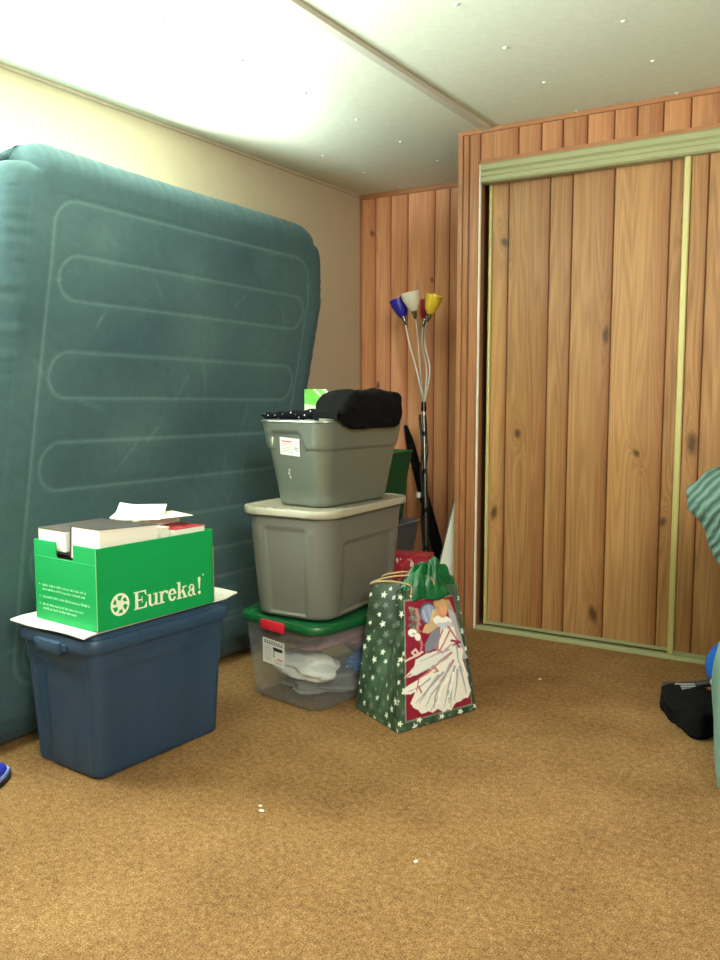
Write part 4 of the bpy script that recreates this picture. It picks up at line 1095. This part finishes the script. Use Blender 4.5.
MB().tube([p - og for p in smooth_path([(-1.362, 2.515, .425), (-1.364, 2.512, .455), (-1.41, 2.482, .470), (-1.466, 2.470, .466), (-1.500, 2.478, .452), (-1.488, 2.50, .462), (-1.43, 2.53, .478), (-1.352, 2.585, .478), (-1.325, 2.605, .462), (-1.322, 2.602, .43)])], .0036, 8).build('handle', cord, gb, 60)
MB().tube([p - og for p in smooth_path([(-1.50, 2.555, .43), (-1.498, 2.55, .462), (-1.46, 2.53, .482), (-1.42, 2.56, .488), (-1.40, 2.61, .482), (-1.425, 2.66, .462), (-1.43, 2.665, .43)])], .0036, 8).build('handle', cord, gb, 60)
# green tissue bursting out of the bag
def tissue():
    n, m = 90, 34; v = []; f = []
    peaks = [(.2, .080), (1.3, .060), (2.5, .03), (3.6, .02), (4.9, .075), (5.7, .045)]
    for j in range(m + 1):
        r = j / m
        for i in range(n):
            a = 2 * PI * i / n
            fold = abs(((a * 6.5 / PI + .5 * math.sin(a * 3)) % 1) - .5) * 2
            h = .100 * (1 - r ** 1.9) + .05 * fold * r * (1 - r) * 2 - .012 * r
            rr = r * (1 + .10 * math.sin(a * 5 + 1) * r)
            x = rr * .060 * math.cos(a); y = rr * .135 * math.sin(a)
            nz = mnoise.noise(Vector((x * 22, y * 22, 3.0))) * .022 + (abs(mnoise.noise(Vector((x * 40, y * 34, 8)))) - .2) * .03
            v.append((x + nz * .2, y + nz * .3, h + nz * (1 - r * .4)))
    for j in range(m):
        for i in range(n):
            f.append((j * n + i, j * n + (i + 1) % n, (j + 1) * n + (i + 1) % n, (j + 1) * n + i))
    mb = MB(); mb.add(v, f); return mb
tk = NT('green_tissue'); tk.set(.42, 0, .5); tk.base(tk.mix(tk.noise(tk.obj(), 40, 3), rgb(0, 68, 32), rgb(4, 102, 50)))
ob = tissue().build('tissue_paper', tk.m, None, 28); ob.location = (-1.362, 2.628, .412); ob.rotation_euler = (0, 0, -.3)
md = ob.modifiers.new('thickness', 'SOLIDIFY'); md.thickness = .0008
tag(ob, 'bright green tissue paper bursting out of the festive gift bag', 'tissue paper')
MB_r = MB(); MB_r.tube(smooth_path([(-1.47, 2.64, .43), (-1.468, 2.65, .490), (-1.445, 2.68, .520), (-1.415, 2.71, .525), (-1.395, 2.735, .505), (-1.39, 2.74, .45)]), .0018, 6)
tag(MB_r.build('gift_ribbon', plain('red_ribbon', rgb(170, 44, 44), .4), None, 60), 'thin curled red ribbon looping above the green tissue paper', 'ribbon')

# ------------------------------------------------------------------ right edge: black bag, blue ball, ribbed recliner
sb = thing('shoulder_bag', 'low black fabric bag with silver buckles lying on carpet at right', 'bag', (-.53, 2.97, 0), 0)
def bag_body():
    mb = MB(); loops = []
    P00, P10, P11, P01 = Vector((-.105, .010)), Vector((.055, -.195)), Vector((.150, .05)), Vector((-.155, .235))
    n = 64
    for j in range(22):
        t = j / 21; L = []
        z = t
        ins = .0 if t < .05 else 0
        k_ = (1 - max(0, (t - .62) / .38) ** 2.2 * .55) * (1 - .10 * (1 - min(1, t / .15)) ** 2)
        if j == 21: k_ *= .25
        for i in range(n):
            a = 2 * PI * i / n
            cx, cy = math.cos(a), math.sin(a); p = 4.5
            s_ = (abs(cx) ** p + abs(cy) ** p) ** (-1 / p); u, w = .5 + .5 * cx * s_ * k_, .5 + .5 * cy * s_ * k_
            q = P00 * (1 - u) * (1 - w) + P10 * u * (1 - w) + P11 * u * w + P01 * (1 - u) * w
            H_ = .070 + .055 * u + .0 * w
            nz = mnoise.noise(Vector((q.x * 16, q.y * 16, z * 2.0))) * .010 + mnoise.noise(Vector((q.x * 45, q.y * 45, z * 5))) * .004
            L.append((q.x + nz * .6, q.y + nz, max(0.001, z * H_ + (nz if t > .3 else 0))))
        loops.append(L)
    return mb.loft(loops)
bag_body().build('bag_body', M['black_cloth'], sb, 60)
MB().tube(smooth_path([(-.13, .17, .055), (-.07, .150, .070), (-.01, .145, .086), (.05, .16, .100), (.085, .19, .085), (.08, .21, .05)]), .013, 8).build('strap', plain('black_webbing', rgb(14, 14, 15), .5), sb, 60)
silver = plain('silver_buckle', rgb(214, 212, 206), .3, .4)
T1 = Matrix.Translation((-.068, .125, .074)) @ Matrix.Rotation(.5, 4, 'Z') @ Matrix.Rotation(.7, 4, 'X')
MB().box((-.016, -.010, 0), (.016, .010, .006), 0, T1).build('buckle', silver, sb, bevel=.002)
T1 = Matrix.Translation((-.030, .075, .092)) @ Matrix.Rotation(.6, 4, 'Z') @ Matrix.Rotation(.5, 4, 'X')
mb = MB()
for i in range(4): mb.box((-.026, -.018 + i * .010, 0), (.026, -.012 + i * .010, .002), 0, T1)
mb.build('printed_mark', plain('grey_print', rgb(150, 150, 150), .5), sb)
T1 = Matrix.Translation((.045, .128, .108)) @ Matrix.Rotation(.35, 4, 'Z') @ Matrix.Rotation(.9, 4, 'X')
mb = MB()
for i in range(10):
    a0, a1 = PI * .4 + PI * 1.1 * i / 10, PI * .4 + PI * 1.1 * (i + 1) / 10
    mb.add([T1 @ Vector((r_ * math.cos(a), r_ * math.sin(a), z)) for z in (0, .003) for r_, a in ((.010, a0), (.016, a0), (.016, a1), (.010, a1))], [(3, 2, 1, 0), (4, 5, 6, 7), (0, 1, 5, 4), (1, 2, 6, 5), (2, 3, 7, 6), (3, 0, 4, 7)])
mb.build('buckle', silver, sb)
MB().box((.022, -.012, 0), (.046, .012, .003), 0, T1).build('woven_tag', plain('grey_pink_tag', rgb(150, 136, 140), .5), sb)
MB().box((.05, .17, .06), (.098, .205, .118)).build('strap_loop', M['black_cloth'], sb, bevel=.006)

bm = bmesh.new(); bmesh.ops.create_uvsphere(bm, u_segments=40, v_segments=24, radius=.105)
me = bpy.data.meshes.new('ball'); bm.to_mesh(me); bm.free(); me.materials.append(plain('glossy_blue_rubber', rgb(20, 92, 178), .25))
me.polygons.foreach_set('use_smooth', [True] * len(me.polygons))
bo = bpy.data.objects.new('ball', me); C.objects.link(bo); bo.location = (-.450, 3.32, .105)
tag(bo, 'round blue ball on carpet between the black bag and the ribbed recliner', 'ball')

k = NT('grey_green_corduroy'); k.set(.9, 0, .15); o = k.obj()
v_ = k.mapv(o, (1, 1, 1), rot=(0, R(-38), 0)); wv = k.n('ShaderNodeTexWave'); wv.bands_direction = 'X'; wv.inputs['Scale'].default_value = 13; wv.inputs['Distortion'].default_value = 4.0; wv.inputs['Detail'].default_value = 2; k.l(v_, wv.inputs['Vector'])
k.base(k.mix(wv.outputs['Fac'], rgb(54, 74, 66), rgb(90, 114, 100))); k.bump(wv.outputs['Fac'], .6, .010); CORD_D = k.m
k = NT('grey_green_corduroy_skirt'); k.set(.9, 0, .15); o = k.obj()
wv = k.n('ShaderNodeTexWave'); wv.bands_direction = 'DIAGONAL'; wv.inputs['Scale'].default_value = 14; wv.inputs['Distortion'].default_value = 1.0; k.l(k.mapv(o, (1, 1, 0.02)), wv.inputs['Vector'])
k.base(k.mix(wv.outputs['Fac'], rgb(62, 84, 74), rgb(96, 118, 104))); k.bump(wv.outputs['Fac'], .6, .008); CORD_S = k.m
rc = thing('recliner', 'grey-green ribbed corduroy recliner cut off by the right edge', 'armchair', (.078, 2.82, 0), R(-6))
def puffy(name, prof, y0, y1, mat, amp=.02, rib=0.0, round_=.06):
    """upholstered cushion: side outline in x,z swept across y with rounded sides"""
    pts = smooth_path([(p[0], 0, p[1]) for p in prof] + [(prof[0][0], 0, prof[0][1])], 8)[:-1]
    cx = sum(p.x for p in pts) / len(pts); cz = sum(p.z for p in pts) / len(pts)
    loops = []; N = 26
    for j in range(N + 1):
        t = j / N; y = y0 + (y1 - y0) * t
        e = min(t, 1 - t) * (y1 - y0); q = min(1, e / round_); ins = (1 - math.sqrt(max(0, 1 - (1 - q) ** 2))) * round_
        L = []
        for i, p in enumerate(pts):
            d = Vector((p.x - cx, 0, p.z - cz)); ln = d.length; d = d / ln
            w = amp * mnoise.noise(Vector((p.x * 7, y * 7, p.z * 7))) + rib * math.sin(2 * PI * i / len(pts) * 11)
            rr = max(.01, ln - ins + w * q)
            L.append((cx + d.x * rr, y, max(.004, cz + d.z * rr)))
        loops.append(L)
    mb = MB(); mb.loft(loops); return mb.build(name, mat, rc, 60)
puffy('base', [(-.40, .03), (.40, .03), (.42, .22), (.40, .36), (-.36, .36), (-.405, .20)], -.40, .40, CORD_S, .006, 0, .03)
puffy('armrest', [(-.405, .02), (.36, .02), (.44, .30), (.42, .54), (.30, .60), (-.20, .58), (-.37, .52), (-.43, .34)], -.45, -.26, CORD_S, .008, 0, .05)
puffy('armrest', [(-.405, .02), (.36, .02), (.44, .30), (.42, .54), (.30, .60), (-.20, .58), (-.37, .52), (-.43, .34)], .26, .45, CORD_S, .008, 0, .05)
puffy('seat', [(-.24, .34), (.40, .34), (.44, .42), (.38, .49), (-.22, .47)], -.25, .25, CORD_S, .008, 0, .05)
puffy('backrest', [(-.12, .42), (-.34, .50), (-.43, .60), (-.505, .735), (-.545, .795), (-.530, .845), (-.47, .885), (-.38, .93), (-.26, 1.0), (-.17, .98), (-.12, .80), (-.05, .60)], -.40, .40, CORD_D, .020, .006, .09)
MB().box((-.36, -.36, 0), (.36, .36, .035)).build('plinth', M['black_metal'], rc)

# ------------------------------------------------------------------ bottom left and floor bits
fs = thing('slipper', 'tip of a blue slipper on carpet at the left edge by the air mattress', 'slipper', (-2.102, 1.372, 0), .30)
def foot(h0, h1, grow, n=30, m=9, dome=0):
    loops = []
    for j in range(m + 1):
        t = j / m; k_ = grow * (math.sqrt(max(0, 1 - t ** 2.4)) if dome else 1) + (.0 if not dome else .02)
        L = []
        for i in range(n):
            a = 2 * PI * i / n; r_ = 1 + .12 * math.cos(a)
            L.append((.045 * k_ * math.sin(a), .125 * k_ * math.cos(a) * r_, h0 + (h1 - h0) * t))
        loops.append(L)
    return MB().loft(loops)
foot(0.0, .016, 1.0).build('sole', plain('dark_rubber_sole', rgb(24, 24, 34), .5), fs, 50)
foot(.016, .026, .95).build('edge_binding', plain('pale_blue_binding', rgb(150, 176, 240), .5), fs, 50)
foot(.026, .062, .86, dome=1).build('upper', plain('bright_blue_fabric', rgb(34, 52, 186), .6), fs, 60)
for i, (x, y, r_) in enumerate(((-.910, 1.712, .0035), (-1.375, 1.715, .006), (-1.395, 1.735, .004), (-1.12, 3.12, .005))):
    bm = bmesh.new(); bmesh.ops.create_icosphere(bm, subdivisions=2, radius=r_)
    for v in bm.verts: v.co = Vector((v.co.x * 1.3, v.co.y * (1.1 if i else 2.0), max(-.0005, v.co.z * .35) + .0006)) + Vector((mnoise.noise(v.co * 300 + Vector((i, 0, 0))) * r_ * .5, 0, 0))
    me = bpy.data.meshes.new('lint_speck'); bm.to_mesh(me); bm.free(); me.materials.append(M['paper'])
    o = bpy.data.objects.new('lint_speck', me); C.objects.link(o); o.location = (x, y, 0)
    tag(o, ['small white speck on the bare carpet in the near middle of the room', 'larger of two pale crumbs on the carpet in front of the gift bag', 'smaller of two pale crumbs on the carpet in front of the gift bag', 'white speck on the carpet near the closet doors'][i], 'speck')
